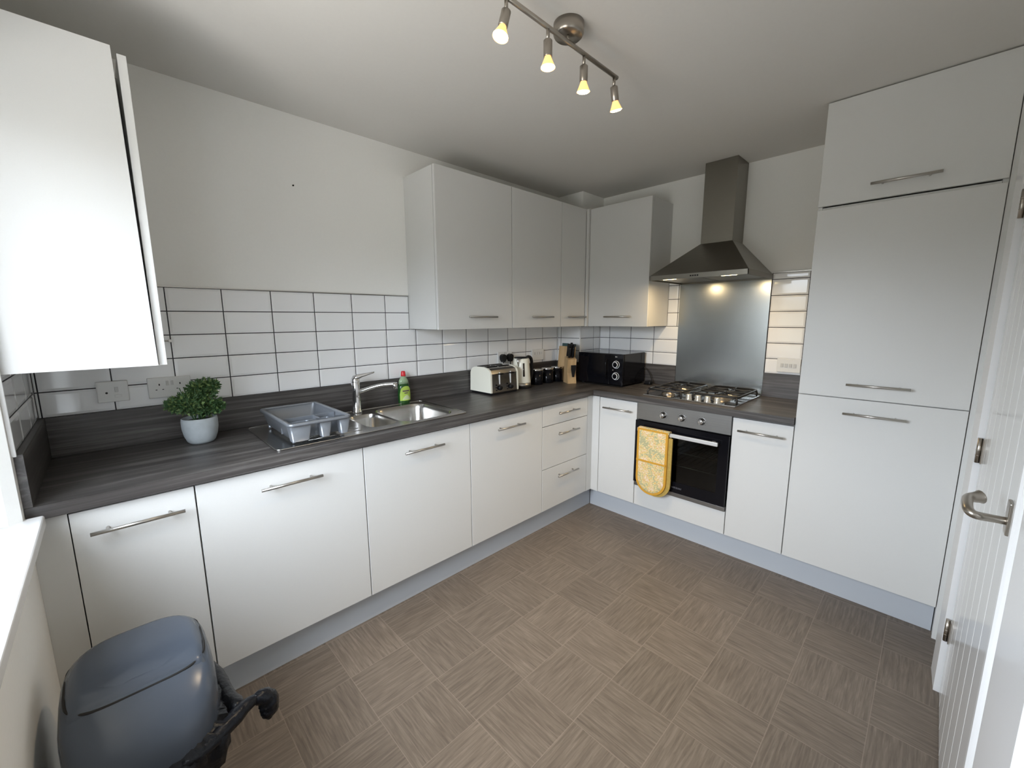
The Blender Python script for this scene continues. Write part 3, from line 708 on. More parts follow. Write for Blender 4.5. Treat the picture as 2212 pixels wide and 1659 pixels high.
# tap
t = thing('tap', (-2.155, -.098, ZW+.004), 'chrome single-lever kitchen tap behind the small bowl', 'tap')
part('body', lambda bm: lathe(bm, (-2.155, -.098, ZW+.0045), [(0, 0), (.028, 0), (.028, .008), (.023, .014), (.0215, .09), (.023, .12), (.0235, .165), (.022, .170)], 28), m_chrome, t)
def spout(bm):
    tube(bm, [(-2.150, -.100, ZW+.118), (-2.125, -.125, ZW+.128), (-2.085, -.160, ZW+.146), (-2.045, -.195, ZW+.158), (-2.005, -.228, ZW+.162), (-1.988, -.242, ZW+.161)], [.0135, .012, .0105, .0105, .0115], 16, 2)
    cyl(bm, (-1.992, -.238, ZW+.170), (-1.992, -.238, ZW+.135), .0135, seg=20)
part('spout', spout, m_chrome, t)
def lever(bm):
    lathe(bm, (-2.155, -.098, ZW+.1755), [(.0235, 0), (.0235, .008), (.021, .022), (.012, .032), (0, .034)], 28)
    pts = []
    for s, z, wd, th in ((-.12, .198, .022, .024), (.12, .208, .021, .020), (.35, .214, .017, .013), (.7, .221, .013, .009), (1, .228, .010, .006)):
        c = Vector((-2.155+.092*s, -.098-.045*s, ZW+z)); d = Vector((.092, -.045, .01)).normalized(); sd = d.cross(Vector((0, 0, 1))).normalized()
        pts.append([c+sd*wd+Vector((0, 0, -th*.5)), c+sd*wd*.8+Vector((0, 0, th*.5)), c-sd*wd*.8+Vector((0, 0, th*.5)), c-sd*wd+Vector((0, 0, -th*.5)), c+Vector((0, 0, -th))])
    loft(bm, pts)
part('lever', lever, m_chrome, t)

# ------------------------------------------------------------------ dish rack
RZ0, RZ1 = ZW+.022, ZW+.094
t = thing('dish_rack', (-2.5, -.32, ZW+.004), 'grey plastic dish rack standing on the sink drainer', 'dish rack')
RX0, RX1, RY0, RY1 = -2.632, -2.368, -.540, -.092
def shell(bm):
    tp = .018; th = .003
    def wallq(p0, p1, q0, q1):   # top line p0-p1, bottom line q0-q1 , thickness th inward
        pass
    cx, cy = (RX0+RX1)/2, (RY0+RY1)/2
    hx, hy = (RX1-RX0)/2, (RY1-RY0)/2
    # closed walls on left, back, right; lofted rings open at the top
    def ring(s, z, inn=0): return [(x, y, z) for x, y in rrect(cx, cy+.018, hx-.006-s-inn, hy-.024-s-inn, .022, 4)]
    loft(bm, [ring(0, RZ1), ring(tp, RZ0), ring(tp+.01, RZ0), ring(tp+.003, RZ0+.003), ring(0, RZ1, th)], cap0=False, cap1=False)
    # base grid
    x = RX0+.03
    while x < RX1-.03: box(bm, (x, RY0+.07, RZ0), (x+.004, RY1-.03, RZ0+.004)); x += .014
    for y in (RY0+.12, RY0+.22, RY0+.32): box(bm, (RX0+.024, y, RZ0), (RX1-.024, y+.005, RZ0+.006))
part('basket', shell, m_grey, t)
def rimf(bm):
    cx, cy = (RX0+RX1)/2, (RY0+RY1)/2; hx, hy = (RX1-RX0)/2, (RY1-RY0)/2
    def ring(o, z): return [(x, y, z) for x, y in rrect(cx, cy, hx+o, hy+o, .026+min(o, 0), 6)]
    loft(bm, [ring(-.018, RZ1-.001), ring(-.017, RZ1+.004), ring(-.004, RZ1+.005), ring(0, RZ1+.002), ring(.0, RZ1-.008), ring(-.003, RZ1-.008), ring(-.004, RZ1-.001)], cap0=False, cap1=False)
part('rim', rimf, m_grey, t)
for k, (a, b) in enumerate(((.00, .094), (.118, .178), (.200, .258))):
    def cup(bm, a=a, b=b):
        xa, xb = RX0+.006+a, RX0+.002+b
        top = [(x, y, RZ1) for x, y in rrect((xa+xb)/2, RY0+.036, (xb-xa)/2-.001, .030, .008, 3)]
        bot = [(x, y, RZ0-.004) for x, y in rrect((xa+xb)/2, RY0+.040, (xb-xa)/2-.011, .020, .008, 3)]
        ins = [(x, y, RZ0) for x, y in rrect((xa+xb)/2, RY0+.040, (xb-xa)/2-.014, .017, .006, 3)]
        ins2 = [(x, y, RZ1) for x, y in rrect((xa+xb)/2, RY0+.036, (xb-xa)/2-.004, .027, .006, 3)]
        R_ = loft(bm, [ins2, ins, bot, top], cap0=False, cap1=False); bm.faces.new(R_[1]); bm.faces.new(R_[2])
    part('cutlery_cup', cup, m_grey, t)
def divider(bm):
    box(bm, (RX0+.016, RY0+.165, RZ0+.004), (RX1-.018, RY0+.169, RZ1-.004)); box(bm, (RX0+.150, RY0+.06, RZ0+.004), (RX0+.154, RY0+.165, RZ1-.004))
    for k in range(9):   # sloping slotted plate stand
        x = RX0+.060+k*.0098
        prism(bm, [(RY0+.068, RZ1-.010), (RY0+.155, RZ0+.045), (RY0+.155, RZ0+.051), (RY0+.068, RZ1-.004)], x, x+.004, 'x')
    box(bm, (RX0+.055, RY0+.066, RZ1-.012), (RX0+.150, RY0+.072, RZ1-.002))
part('plate_divider', divider, m_grey, t)
for x in (RX0+.03, RX1-.03):
    for y in (RY0+.05, RY1-.05):
        part('foot', lambda bm, x=x, y=y: lathe(bm, (x, y, ZW+.0072), [(0, 0), (.006, 0), (.009, RZ0-ZW-.0072), (0, RZ0-ZW-.0072)], 12), m_grey, t)

# ------------------------------------------------------------------ washing-up bottle
bx, by = -1.829, -.045
t = thing('washing_up_bottle', (bx, by, ZW), 'green washing-up liquid bottle with red cap and lime label', 'bottle')
def ell(w_, d_, z, cx=bx, cy=by, n_=28):
    return [(cx+w_*math.cos(2*PI*i/n_), cy+d_*math.sin(2*PI*i/n_), z) for i in range(n_)]
part('body', lambda bm: loft(bm, [ell(.036, .022, ZW+.0005), ell(.040, .026, ZW+.008), ell(.041, .027, ZW+.06), ell(.038, .025, ZW+.105), ell(.034, .023, ZW+.125)]), m_liquid, t)
part('shoulder', lambda bm: loft(bm, [ell(.034, .023, ZW+.1252), ell(.030, .021, ZW+.145), ell(.022, .017, ZW+.158), ell(.013, .013, ZW+.166), ell(.012, .012, ZW+.172)]), m_clear, t, 'clear empty shoulder of the bottle')
part('cap', lambda bm: loft(bm, [ell(.0145, .0145, ZW+.1722), ell(.015, .015, ZW+.176), ell(.013, .013, ZW+.198), ell(.010, .010, ZW+.203)]), m_red, t, 'red cap')
def lbl(bm):
    def col(a, z0, z1): return [(bx+.0415*math.sin(a), by-.0275*math.cos(a), z) for z in (z0, z1)]
    prev = None; s_ = 12
    for i in range(s_+1):
        a = -1.05+2.1*i/s_; q = 1-abs(2*i/s_-1)**2.2
        c = [bm.verts.new(p) for p in col(a, ZW+.022, ZW+.062+.050*q**.5)]
        if prev: bm.faces.new((prev[0], c[0], c[1], prev[1]))
        prev = c
lb = part('label_sticker', lbl, m_label, t, 'lime green label')
def lmk(bm):
    for a0, a1, z0, z1 in ((-.55, .5, .078, .086), (-.3, .25, .066, .072)):
        pv = None
        for i in range(7):
            a = a0+(a1-a0)*i/6; c = [bm.verts.new((bx+.0422*math.sin(a), by-.0282*math.cos(a), ZW+z)) for z in (z0, z1)]
            if pv: bm.faces.new((pv[0], c[0], c[1], pv[1]))
            pv = c
part('print', lmk, m_ink, lb)
def lmk2(bm):
    pv = None
    for i in range(9):
        a = -.6+1.35*i/8; h_ = .024*math.sin(i/8*PI)+.004
        c = [bm.verts.new((bx+.0420*math.sin(a), by-.0280*math.cos(a), ZW+z)) for z in (.028, .028+h_)]
        if pv: bm.faces.new((pv[0], c[0], c[1], pv[1]))
        pv = c
part('print', lmk2, m_labelw, lb)

# ------------------------------------------------------------------ potted plant
px_, py_ = -2.870, -.160
t = thing('potted_plant', (px_, py_, ZW), 'small artificial green shrub in a pale grey pot on the worktop by the window', 'plant')
part('pot', lambda bm: lathe(bm, (px_, py_, ZW+.0005), [(0, 0), (.040, 0), (.050, .010), (.059, .035), (.064, .065), (.0645, .095), (.063, .108), (.060, .110), (.057, .106), (.057, .09), (0, .088)], 40), m_pot, t)
part('soil', lambda bm: lathe(bm, (px_, py_, ZW+.090), [(.056, 0), (.054, .006), (0, .010)], 24), m_soil, t)
def foliage(bm):
    cl = [(-2.905, -.165, 1.110, .062, .062, .050), (-2.845, -.160, 1.095, .060, .062, .050), (-2.870, -.150, 1.120, .075, .065, .050), (-2.835, -.155, 1.165, .052, .050, .042), (-2.862, -.155, 1.160, .045, .045, .040), (-2.815, -.16, 1.175, .030, .035, .025), (-2.81, -.17, 1.085, .035, .04, .028), (-2.945, -.165, 1.110, .035, .045, .030)]
    for i in range(3600):
        c = random.choice(cl); d = Vector((random.gauss(0, 1), random.gauss(0, 1), random.gauss(0, 1))).normalized(); rr = random.uniform(.45, 1.08)
        p = Vector((c[0]+d.x*c[3]*rr, c[1]+d.y*c[4]*rr, c[2]+d.z*c[5]*rr))
        if p.z < 1.040: p.z = 1.040+random.uniform(0, .01)
        if p.y > -.03: continue
        ax = (d+Vector((random.uniform(-.7, .7), random.uniform(-.7, .7), random.uniform(-.2, .9)))).normalized(); sd = ax.orthogonal().normalized(); sd = (Matrix.Rotation(random.uniform(0, 2*PI), 3, ax) @ sd)
        L = random.uniform(.011, .020); W_ = L*.27; up = ax.cross(sd)*L*.12
        f1 = bm.faces.new([bm.verts.new(p-ax*L*.4), bm.verts.new(p+sd*W_), bm.verts.new(p+ax*L*.6+up)]); f2 = bm.faces.new([bm.verts.new(p-ax*L*.4), bm.verts.new(p+ax*L*.6+up), bm.verts.new(p-sd*W_)])
        mi = 1 if random.random() < .28 else 0; f1.material_index = mi; f2.material_index = mi
part('foliage', foliage, [m_leaf, m_leaf2], t, fix=False)
def stems(bm):
    for i in range(22):
        a = random.uniform(0, 2*PI); r = random.uniform(.02, .07)
        tube(bm, [(px_+.015*math.cos(a), py_+.015*math.sin(a), ZW+.09), (px_+.5*r*math.cos(a), py_+.5*r*math.sin(a), ZW+.14), (px_+r*math.cos(a), py_+.8*r*math.sin(a), ZW+random.uniform(.16, .25))], .0016, 5)
part('stems', stems, m_leaf, t)

# ------------------------------------------------------------------ toaster
tx0, tx1, ty0, ty1 = -1.285, -1.020, -.245, -.022; tz0, tz1 = ZW+.016, ZW+.190
t = thing('toaster', ((tx0+tx1)/2, (ty0+ty1)/2, ZW), 'four-slice toaster with cream ends and chrome front', 'toaster')
def prof(o=0):
    return [(ty0+o*.2, tz0), (ty0+.004+o, tz1-.045), (ty0+.016+o, tz1-.020), (ty0+.040+o, tz1-.006-o), (ty0+.075, tz1-o), (ty1-.075, tz1-o), (ty1-.040-o, tz1-.006-o), (ty1-.016-o, tz1-.020), (ty1-.004-o, tz1-.045), (ty1-o*.2, tz0)]
part('casing', lambda bm: prism(bm, [(p[0], p[1]) for p in prof(.003)], tx0+.014, tx1-.014, 'x'), mat('toaster_chrome', (.34, .33, .32), .14, 1), t)
for a, b in ((tx0, tx0+.014), (tx1-.014, tx1)):
    part('end_panel', lambda bm, a=a, b=b: prism(bm, [(p[0], p[1]) for p in prof(0)], a, b, 'x'), m_cream, t, 'cream end panel')
part('base', B((tx0+.008, ty0+.006, ZW+.0005), (tx1-.008, ty1-.006, tz0), .003), m_blackm, t)
for y in (-.175, -.095):
    for xa in (tx0+.028, (tx0+tx1)/2+.008): part('bread_slot', B((xa, y, tz1-.0028), (xa+.098, y+.028, tz1+.0006)), m_dark, t)
for xc in (tx0+.083, tx1-.078):
    part('slider_track', lambda bm, xc=xc: box(bm, (xc-.002, ty0-.0005, tz0+.055), (xc+.002, ty0+.006, tz1-.035)), m_trimw, t)
    part('lever', lambda bm, xc=xc: box(bm, (xc-.020, ty0-.018, tz1-.050), (xc+.020, ty0-.0008, tz1-.041), .003), m_black, t)
    part('browning_knob', lambda bm, xc=xc: lathe(bm, (xc, ty0+.001, tz0+.030), [(0, 0), (.0165, 0), (.0165, .008), (.014, .014), (.006, .015), (0, .0155)], 24, (0, -1, 0)), m_blackm, t)
    for k in range(3):
        part('button', lambda bm, xc=xc, k=k: cyl(bm, (xc-.030, ty0+.002, tz0+.016+k*.018), (xc-.030, ty0-.003, tz0+.016+k*.018), .0045, seg=12), m_black, t)

# ------------------------------------------------------------------ kettle
kx, ky = -.880, -.135
t = thing('kettle', (kx, ky, ZW), 'cream jug kettle with black handle beside the toaster', 'kettle')
part('power_base', lambda bm: lathe(bm, (kx, ky, ZW+.0005), [(0, 0), (.080, 0), (.081, .006), (.076, .014), (0, .014)], 36), m_blackm, t)
part('steel_band', lambda bm: lathe(bm, (kx, ky, ZW+.015), [(0, 0), (.074, 0), (.075, .004), (.074, .026), (0, .026)], 36), m_hand, t)
def kb(bm):
    lathe(bm, (kx, ky, ZW+.0415), [(.074, 0), (.072, .02), (.066, .10), (.060, .165), (.058, .182), (.0, .182)], 40)
part('body', kb, m_cream, t)
def ksp(bm):
    tip = Vector((-.9, -.435, 0)).normalized(); s = Vector((-tip.y, tip.x, 0)); c = Vector((kx, ky, 0))
    z1 = ZW+.226; z0 = ZW+.165
    a = [c+tip*.050+s*.026+Vector((0, 0, z1)), c+tip*.088+Vector((0, 0, z1+.004)), c+tip*.050-s*.026+Vector((0, 0, z1))]
    b = [c+tip*.058+s*.008+Vector((0, 0, z0)), c+tip*.068+Vector((0, 0, z0)), c+tip*.058-s*.008+Vector((0, 0, z0))]
    loft(bm, [b, a])
part('spout', ksp, m_chrome, t, 'bright patterned spout')
part('lid', lambda bm: lathe(bm, (kx, ky, ZW+.2237), [(0, 0), (.055, 0), (.053, .007), (.040, .011), (.010, .013), (0, .013)], 32), m_black, t)
def kh(bm):
    d = Vector((.90, .0, 0)).normalized(); c = Vector((kx, ky, 0))
    tube(bm, [c+d*.052+Vector((0, 0, ZW+.222)), c+d*.085+Vector((0, 0, ZW+.230)), c+d*.112+Vector((0, 0, ZW+.215)), c+d*.122+Vector((0, 0, ZW+.150)), c+d*.120+Vector((0, 0, ZW+.085)), c+d*.100+Vector((0, 0, ZW+.045)), c+d*.072+Vector((0, 0, ZW+.040))], [.012, .013, .012, .012, .011, .010], 12, 2)
part('handle', kh, m_blackm, t)
part('water_gauge', lambda bm: cyl(bm, (kx-.47*.0665, ky-.88*.0665, ZW+.090), (kx-.47*.0575, ky-.88*.0575, ZW+.190), .0085, seg=12), mat('gauge_window', (.05, .04, .03), .15), t)

# ------------------------------------------------------------------ canisters
for i, (x, lb_) in enumerate(((-.688, 'black canister with silver lid nearest the kettle'), (-.560, 'black canister with silver lid, middle of the three'), (-.438, 'black canister with silver lid closest to the chopping boards'))):
    y = -.120
    t = thing('storage_canister', (x, y, ZW), lb_, 'canister', 'row of black kitchen canisters')
    part('body', lambda bm, x=x, y=y: lathe(bm, (x, y, ZW+.0005), [(0, 0), (.049, 0), (.051, .003), (.051, .108), (0, .108)], 40), m_black, t)
    part('lid', lambda bm, x=x, y=y: lathe(bm, (x, y, ZW+.1087), [(0, 0), (.0525, 0), (.0525, .010), (.050, .014), (.020, .016), (0, .016)], 40), m_chrome, t, 'silver lid')

# ------------------------------------------------------------------ chopping boards in a wooden stand, knife block
def leanbox(bm, x, y0, y1, z0, z1, th, lean):
    prism(bm, [(x, z0), (x+th, z0), (x+th+lean, z1), (x+lean, z1)], y0, y1, 'y')
single('wooden_board_stand', lambda bm: leanbox(bm, -.392, -.082, -.240, ZW+.0005, ZW+.288, .022, .030), m_bamboo, 'pale bamboo board standing upright against the boxed corner', 'board', loc=(-.38, -.16, ZW))
single('chopping_board', lambda bm: leanbox(bm, -.3675, -.094, -.155, ZW+.0005, ZW+.312, .006, .0325), m_teal, 'teal chopping board edge showing above the bamboo board, on its window side', 'chopping board', 'teal boards behind the bamboo board', loc=(-.36, -.12, ZW))
single('chopping_board', lambda bm: leanbox(bm, -.3675, -.162, -.235, ZW+.0005, ZW+.308, .006, .0325), m_teal, 'teal chopping board edge showing above the bamboo board, on its knife side', 'chopping board', 'teal boards behind the bamboo board', loc=(-.36, -.2, ZW))
kbx, kby = -.446, -.264
t = thing('knife_block', (kbx, kby, ZW), 'slanted wooden knife block in front of the boxed corner', 'knife block')
Rk = Matrix.Rotation(math.radians(-32), 3, 'Z')
def KP(a, b, z): v = Rk @ Vector((a, b, 0)); return Vector((kbx+v.x, kby+v.y, ZW+z))
def kblock(bm):
    # side profile (a: forward/back, z)
    prof_ = [(-.040, .001), (.045, .001), (.045, .060), (.030, .215), (-.040, .205), (-.052, .150), (-.052, .10), (-.040, .09)]
    prof_ = [(-.055, .001), (.050, .001), (.040, .150), (.028, .218), (-.052, .196), (-.040, .085)]
    A = [bm.verts.new(KP(-.036, a, z)) for a, z in prof_]; B_ = [bm.verts.new(KP(.036, a, z)) for a, z in prof_]
    k = len(prof_)
    for i in range(k): bm.faces.new((A[i], A[(i+1) % k], B_[(i+1) % k], B_[i]))
    bm.faces.new(A[::-1]); bm.faces.new(B_)
part('block', kblock, m_bamboo, t)
kn_rows = [(-.020, .004, .105, 'tall black-handled knife at the back left of the knife block'), (.004, .006, .112, 'tall black-handled knife at the back centre of the knife block'), (.024, .002, .100, 'tall black-handled knife at the back right of the knife block'),
           (-.018, -.030, .085, 'black-handled knife in the front left slot of the knife block'), (.008, -.032, .090, 'black-handled knife in the front right slot of the knife block')]
for a, b, h_, lb_ in kn_rows:
    z0 = .200+.0028+(b+.052)*.275
    def kf(bm, a=a, b=b, h_=h_, z0=z0):
        d = Vector((0, -.26, 1)).normalized()
        def ring(s, w1, w2):
            c = (a, b+d.y*s, z0+d.z*s); return [KP(c[0]+w1*math.cos(2*PI*i/10), c[1]+w2*math.sin(2*PI*i/10), c[2]) for i in range(10)]
        loft(bm, [ring(0, .0095, .014), ring(.01, .0105, .017), ring(h_*.5, .0098, .0145), ring(h_*.85, .0105, .017), ring(h_, .008, .012)])
    single('kitchen_knife', kf, m_blackm, lb_, 'knife', 'knives in the block', loc=(kbx, kby, ZW+z0))
def guard_mesh(bm):
    c = lambda a, z: KP(a, -.062, z)
    prof2 = [(-.001, .055), (.012, .055), (.026, .115), (.028, .150), (-.012, .150), (-.012, .115)]
    A = [bm.verts.new(KP(a, -.0665, z)) for a, z in prof2]; B_ = [bm.verts.new(KP(a, -.0565, z)) for a, z in prof2]; k = len(prof2)
    for i in range(k): bm.faces.new((A[i], A[(i+1) % k], B_[(i+1) % k], B_[i]))
    bm.faces.new(A[::-1]); bm.faces.new(B_)
single('knife_guard', guard_mesh, m_blackm, 'tapering black knife guard hanging on the front of the knife block', 'knife guard', loc=(kbx, kby, ZW+.06))  # tapering guard on the block front

# ------------------------------------------------------------------ microwave
mx0, mx1, my0, my1, mz0, mz1 = -.366, -.030, -.288, -.700, ZW+.012, ZW+.250
t = thing('microwave', (-.2, -.49, ZW), 'black microwave oven with two dials in the corner of the worktop', 'microwave')
part('casing', B((mx0+.018, my0, mz0), (mx1, my1, mz1), .006), m_black, t)
part('door', B((mx0, my0, mz0+.001), (mx0+.017, my1+.118, mz1-.001), .004), m_black, t)
part('control_panel', B((mx0, my1+.116, mz0+.001), (mx0+.017, my1, mz1-.001), .004), m_black, t)
part('handle', lambda bm: [tube(bm, [(mx0+.002, my1+.135, mz0+.045), (mx0-.026, my1+.135, mz0+.055), (mx0-.028, my1+.135, mz0+.12), (mx0-.026, my1+.135, mz0+.185), (mx0+.002, my1+.135, mz0+.195)], .006, 10, 2)], m_black, t)
for z in (mz0+.158, mz0+.070):
    k = part('dial', lambda bm, z=z: lathe(bm, (mx0, my1+.058, z), [(0, 0), (.030, 0), (.030, .002), (.024, .003), (.0225, .016), (.020, .018), (0, .018)], 32, (-1, 0, 0)), m_black, t)
    part('dial_ring', lambda bm, z=z: [lathe(bm, (mx0-.0022, my1+.058, z), [(.0262, 0), (.0262, .0012), (.0295, .0012), (.0295, 0)], 40, (-1, 0, 0)), lathe(bm, (mx0-.0165, my1+.058, z), [(.0185, .0022), (.0222, .0024), (.0230, .0)], 40, (-1, 0, 0))], m_trimw, k, 'silver ring')
part('badge', B((mx0-.0005, my1+.068, mz1-.024), (mx0+.001, my1+.050, mz1-.017)), m_hand, t)
part('indicator', lambda bm: cyl(bm, (mx0+.001, my1+.086, mz0+.115), (mx0-.0006, my1+.086, mz0+.115), .005, seg=12), m_hand, t)
for x in (mx0+.04, mx1-.03):
    for y in (my0-.03, my1+.03): part('foot', lambda bm, x=x, y=y: cyl(bm, (x, y, ZW+.0005), (x, y, mz0+.001), .012, seg=14), m_blackm, t)
single('power_cable', lambda bm: tube(bm, [(-.045, -.702, 1.06), (-.040, -.735, 1.04), (-.045, -.768, .985), (-.055, -.775, .948), (-.090, -.765, .9395), (-.100, -.735, .9395), (-.070, -.722, .9395), (-.040, -.735, .9395), (-.03, -.72, .9395)], .0038, 8, 2), m_blackm, 'looped black power cable beside the microwave', 'cable', loc=(-.06, -.74, .936))
single('plug', lambda bm: [box(bm, (-.060, -.742, ZW+.001), (-.105, -.790, ZW+.030), .008), [cyl(bm, (-.075-.012*k, -.79, ZW+.015), (-.075-.012*k, -.803, ZW+.015), .003, seg=8) for k in (0, 1)]], m_blackm, 'black plug lying on the worktop between the microwave and hob', 'plug', loc=(-.08, -.77, ZW))

# ------------------------------------------------------------------ sockets and switches
def plate_back(x0, x1, z0, z1, name, label, cat, fit):
    t = thing(name, ((x0+x1)/2, -.007, (z0+z1)/2), label, cat)
    part('faceplate', B((x0, -.0075, z0), (x1, -.0170, z1), .0025), m_white, t)
    fit(t, x0, x1, z0, z1); return t
def sock_holes(t, cx, cz):
    part('socket_holes', lambda bm: [box(bm, (cx-.002, -.0168, cz+.009), (cx+.002, -.0174, cz+.017)), box(bm, (cx-.014, -.0168, cz-.010), (cx-.008, -.0174, cz-.007)), box(bm, (cx+.008, -.0168, cz-.010), (cx+.014, -.0174, cz-.007))], m_dark, t)
def rocker(t, cx, cz, w_=.009): part('switch', B((cx-w_/2, -.0165, cz-.010), (cx+w_/2, -.0205, cz+.010), .001), m_rock, t)
def f1(t, x0, x1, z0, z1):
    rocker(t, x0+.058, z0+.050, .011); part('fuse_holder', B((x0+.050, -.0165, z0+.018), (x0+.072, -.019, z0+.028), .001), m_white, t)
    part('cord_outlet', lambda bm: cyl(bm, (x0+.028, -.0165, z0+.038), (x0+.028, -.0185, z0+.038), .004, seg=10), m_dark, t)
plate_back(-3.168, -3.074, 1.127, 1.211, 'fused_switch', 'white fused switch plate on the tiles nearest the window', 'switch', f1)
def f2(t, x0, x1, z0, z1):
    cz = (z0+z1)/2
    for cx in (x0+.038, x1-.038): sock_holes(t, cx, cz)
    rocker(t, (x0+x1)/2-.008, cz+.018); rocker(t, (x0+x1)/2+.008, cz+.018)
plate_back(-3.014, -2.868, 1.124, 1.211, 'double_socket', 'white double wall socket behind the potted plant', 'socket', f2)
def f3(t, x0, x1, z0, z1):
    cz = (z0+z1)/2; rocker(t, (x0+x1)/2-.008, cz+.030); rocker(t, (x0+x1)/2+.008, cz+.030)
plate_back(-1.009, -.862, 1.115, 1.203, 'double_socket', 'white double wall socket holding two black plugs above the toaster', 'socket', f3)
for x, lb_ in ((-.971, 'black plug in the wall socket above the toaster, window side'), (-.897, 'black plug in the wall socket above the toaster, kettle side')):
    def pf(bm, x=x):
        prism(bm, [(x-.024, 1.165), (x-.020, 1.180), (x, 1.188), (x+.020, 1.180), (x+.024, 1.165), (x+.022, 1.147), (x+.009, 1.128), (x-.009, 1.128), (x-.022, 1.147)], -.0175, -.048, 'y')
        tube(bm, [(x, -.035, 1.130), (x, -.037, 1.10), (x+.003, -.018, 1.06), (x+.004, -.0175, 1.00), (x+.002, -.020, ZW+.006)], .0038, 8, 2)
    single('plug', pf, m_blackm, lb_, 'plug', 'plugs in the socket above the toaster', loc=(x, -.02, 1.15))
def f4(t, x0, x1, z0, z1):
    for k in range(4): rocker(t, x0+.030+k*.028, (z0+z1)/2+.012, .012)
plate_back(-.632, -.486, 1.112, 1.202, 'switch_plate', 'white switch plate on the tiles above the canisters', 'switch', f4)
t = thing('grid_switch', (-.007, -1.68, 1.15), 'white four-gang switch plate beside the tall cupboard', 'switch')
part('faceplate', B((-.0075, -1.615, 1.106), (-.0170, -1.744, 1.192), .0025), m_white, t)
for k in range(4): part('switch', B((-.0165, -1.636-k*.0235, 1.138), (-.0205, -1.651-k*.0235, 1.162), .001), m_rock, t)
single('wall_hook', lambda bm: [cyl(bm, (-2.920, -.008, 1.366), (-2.920, -.022, 1.366), .006, seg=14), cyl(bm, (-2.922, -.018, 1.3655), (-2.962, -.018, 1.367), .0035, seg=10)], m_hand, 'tiny metal fitting on the tiles beside the deep cupboard', 'fitting', loc=(-2.93, -.01, 1.366))
single('screw', lambda bm: cyl(bm, (-2.365, 0, 2.114), (-2.365, -.006, 2.114), .0038, seg=10), m_dark, 'small dark screw left in the bare wall above the tiles', 'screw', loc=(-2.365, 0, 2.114))

# ------------------------------------------------------------------ ceiling spotlight bar
LY, LZ = -1.34, 2.382
t = thing('spotlight_bar', (-1.880, LY, ZC), 'brushed steel ceiling bar with four lit spotlights', 'ceiling light')
part('canopy', lambda bm: lathe(bm, (-1.868, -1.332, ZC-.0005), [(0, 0), (.052, 0), (.052, -.030), (.049, -.036), (.045, -.040), (0, -.041)], 48), m_nick, t)
part('bar', lambda bm: [cyl(bm, (-2.200, LY, LZ), (-1.572, LY, LZ), .0075, seg=18), cyl(bm, (-1.880, LY, LZ+.003), (-1.878, LY+.002, ZC-.040), .005, seg=12)], m_nick, t)
heads = [(-2.170, Vector((-.30, .02, -1))), (-1.984, Vector((.02, 0, -1))), (-1.788, Vector((.16, .12, -1))), (-1.592, Vector((.36, .05, -1)))]
for x, d in heads:
    d = d.normalized(); j = Vector((x, LY, LZ-.038))
    h_ = part('spot_head', lambda bm, x=x, d=d, j=j: [cyl(bm, (x, LY, LZ-.005), (x, LY, LZ-.036), .0058, seg=14),
         lathe(bm, j-d*.002, [(0, 0), (.011, 0), (.0145, .003), (.0145, .048), (.0135, .050), (.0, .049)], 24, d)], m_nick, t)
    b_ = j+d*.048
    part('bulb', lambda bm, b_=b_, d=d: lathe(bm, b_, [(.011, 0), (.012, .004), (.0215, .026), (.0235, .032)], 28, d), m_bulb, h_, 'lit warm reflector bulb')
    part('bulb_face', lambda bm, b_=b_, d=d: lathe(bm, b_+d*.030, [(.0232, 0), (.017, .005), (0, .007)], 28, d), m_bulbc, h_)
    ld = bpy.data.lights.new('spot_light', 'SPOT'); ld.energy = 30; ld.color = (1, .77, .50); ld.spot_size = math.radians(68); ld.spot_blend = 1; ld.shadow_soft_size = .02
    lo = bpy.data.objects.new('spot_light', ld); COL.objects.link(lo); lo.parent = t
    lo.location = b_+d*.042 - Vector(t.location); lo.rotation_euler = d.to_track_quat('-Z', 'Y').to_euler()

# ------------------------------------------------------------------ bin and its liner
bcx, bcy = -3.150, -1.000
t = thing('kitchen_bin', (bcx, bcy, 0), 'blue-grey plastic flip-top bin in the corner under the window sill', 'bin')
def se(cx, cy, hx, hy, z, n_=48, e=3.4):
    r = []
    for i in range(n_):
        a = 2*PI*i/n_; c, s = math.cos(a), math.sin(a)
        r.append((cx+hx*math.copysign(abs(c)**(2/e), c), cy+hy*math.copysign(abs(s)**(2/e), s), z))
    return r
part('body', lambda bm: loft(bm, [se(bcx, bcy, .112, .155, .001), se(bcx, bcy, .118, .162, .02), se(bcx, bcy, .132, .185, .44)]), m_bin, t)
def lidz(s, q):   # q -1 back .. 1 front (towards -y)
    base = .600-.018*(q+.3)**2-.075*max(0, q-.15)**1.3
    return base
def lid(bm):
    rings = []
    def P(a, rad, drop):
        c, s = math.cos(a), math.sin(a); e = 3.4
        hx, hy = .146*rad, .200*rad
        x = bcx+hx*math.copysign(abs(c)**(2/e), c); y = bcy+hy*math.copysign(abs(s)**(2/e), s)
        q = -(y-bcy)/.200
        return (x, y, lidz(0, q)-drop)
    n_ = 56
    for rad, drop in ((.985, .165), (1.0, .160), (1.0, .10), (.995, .055), (.97, .030), (.92, .014), (.82, .005), (.6, .0), (.3, -.003), (.05, -.004)):
        rings.append([P(2*PI*i/n_, rad, drop) for i in range(n_)])
    loft(bm, rings, cap0=False)
part('lid_frame', lid, m_bin, t)
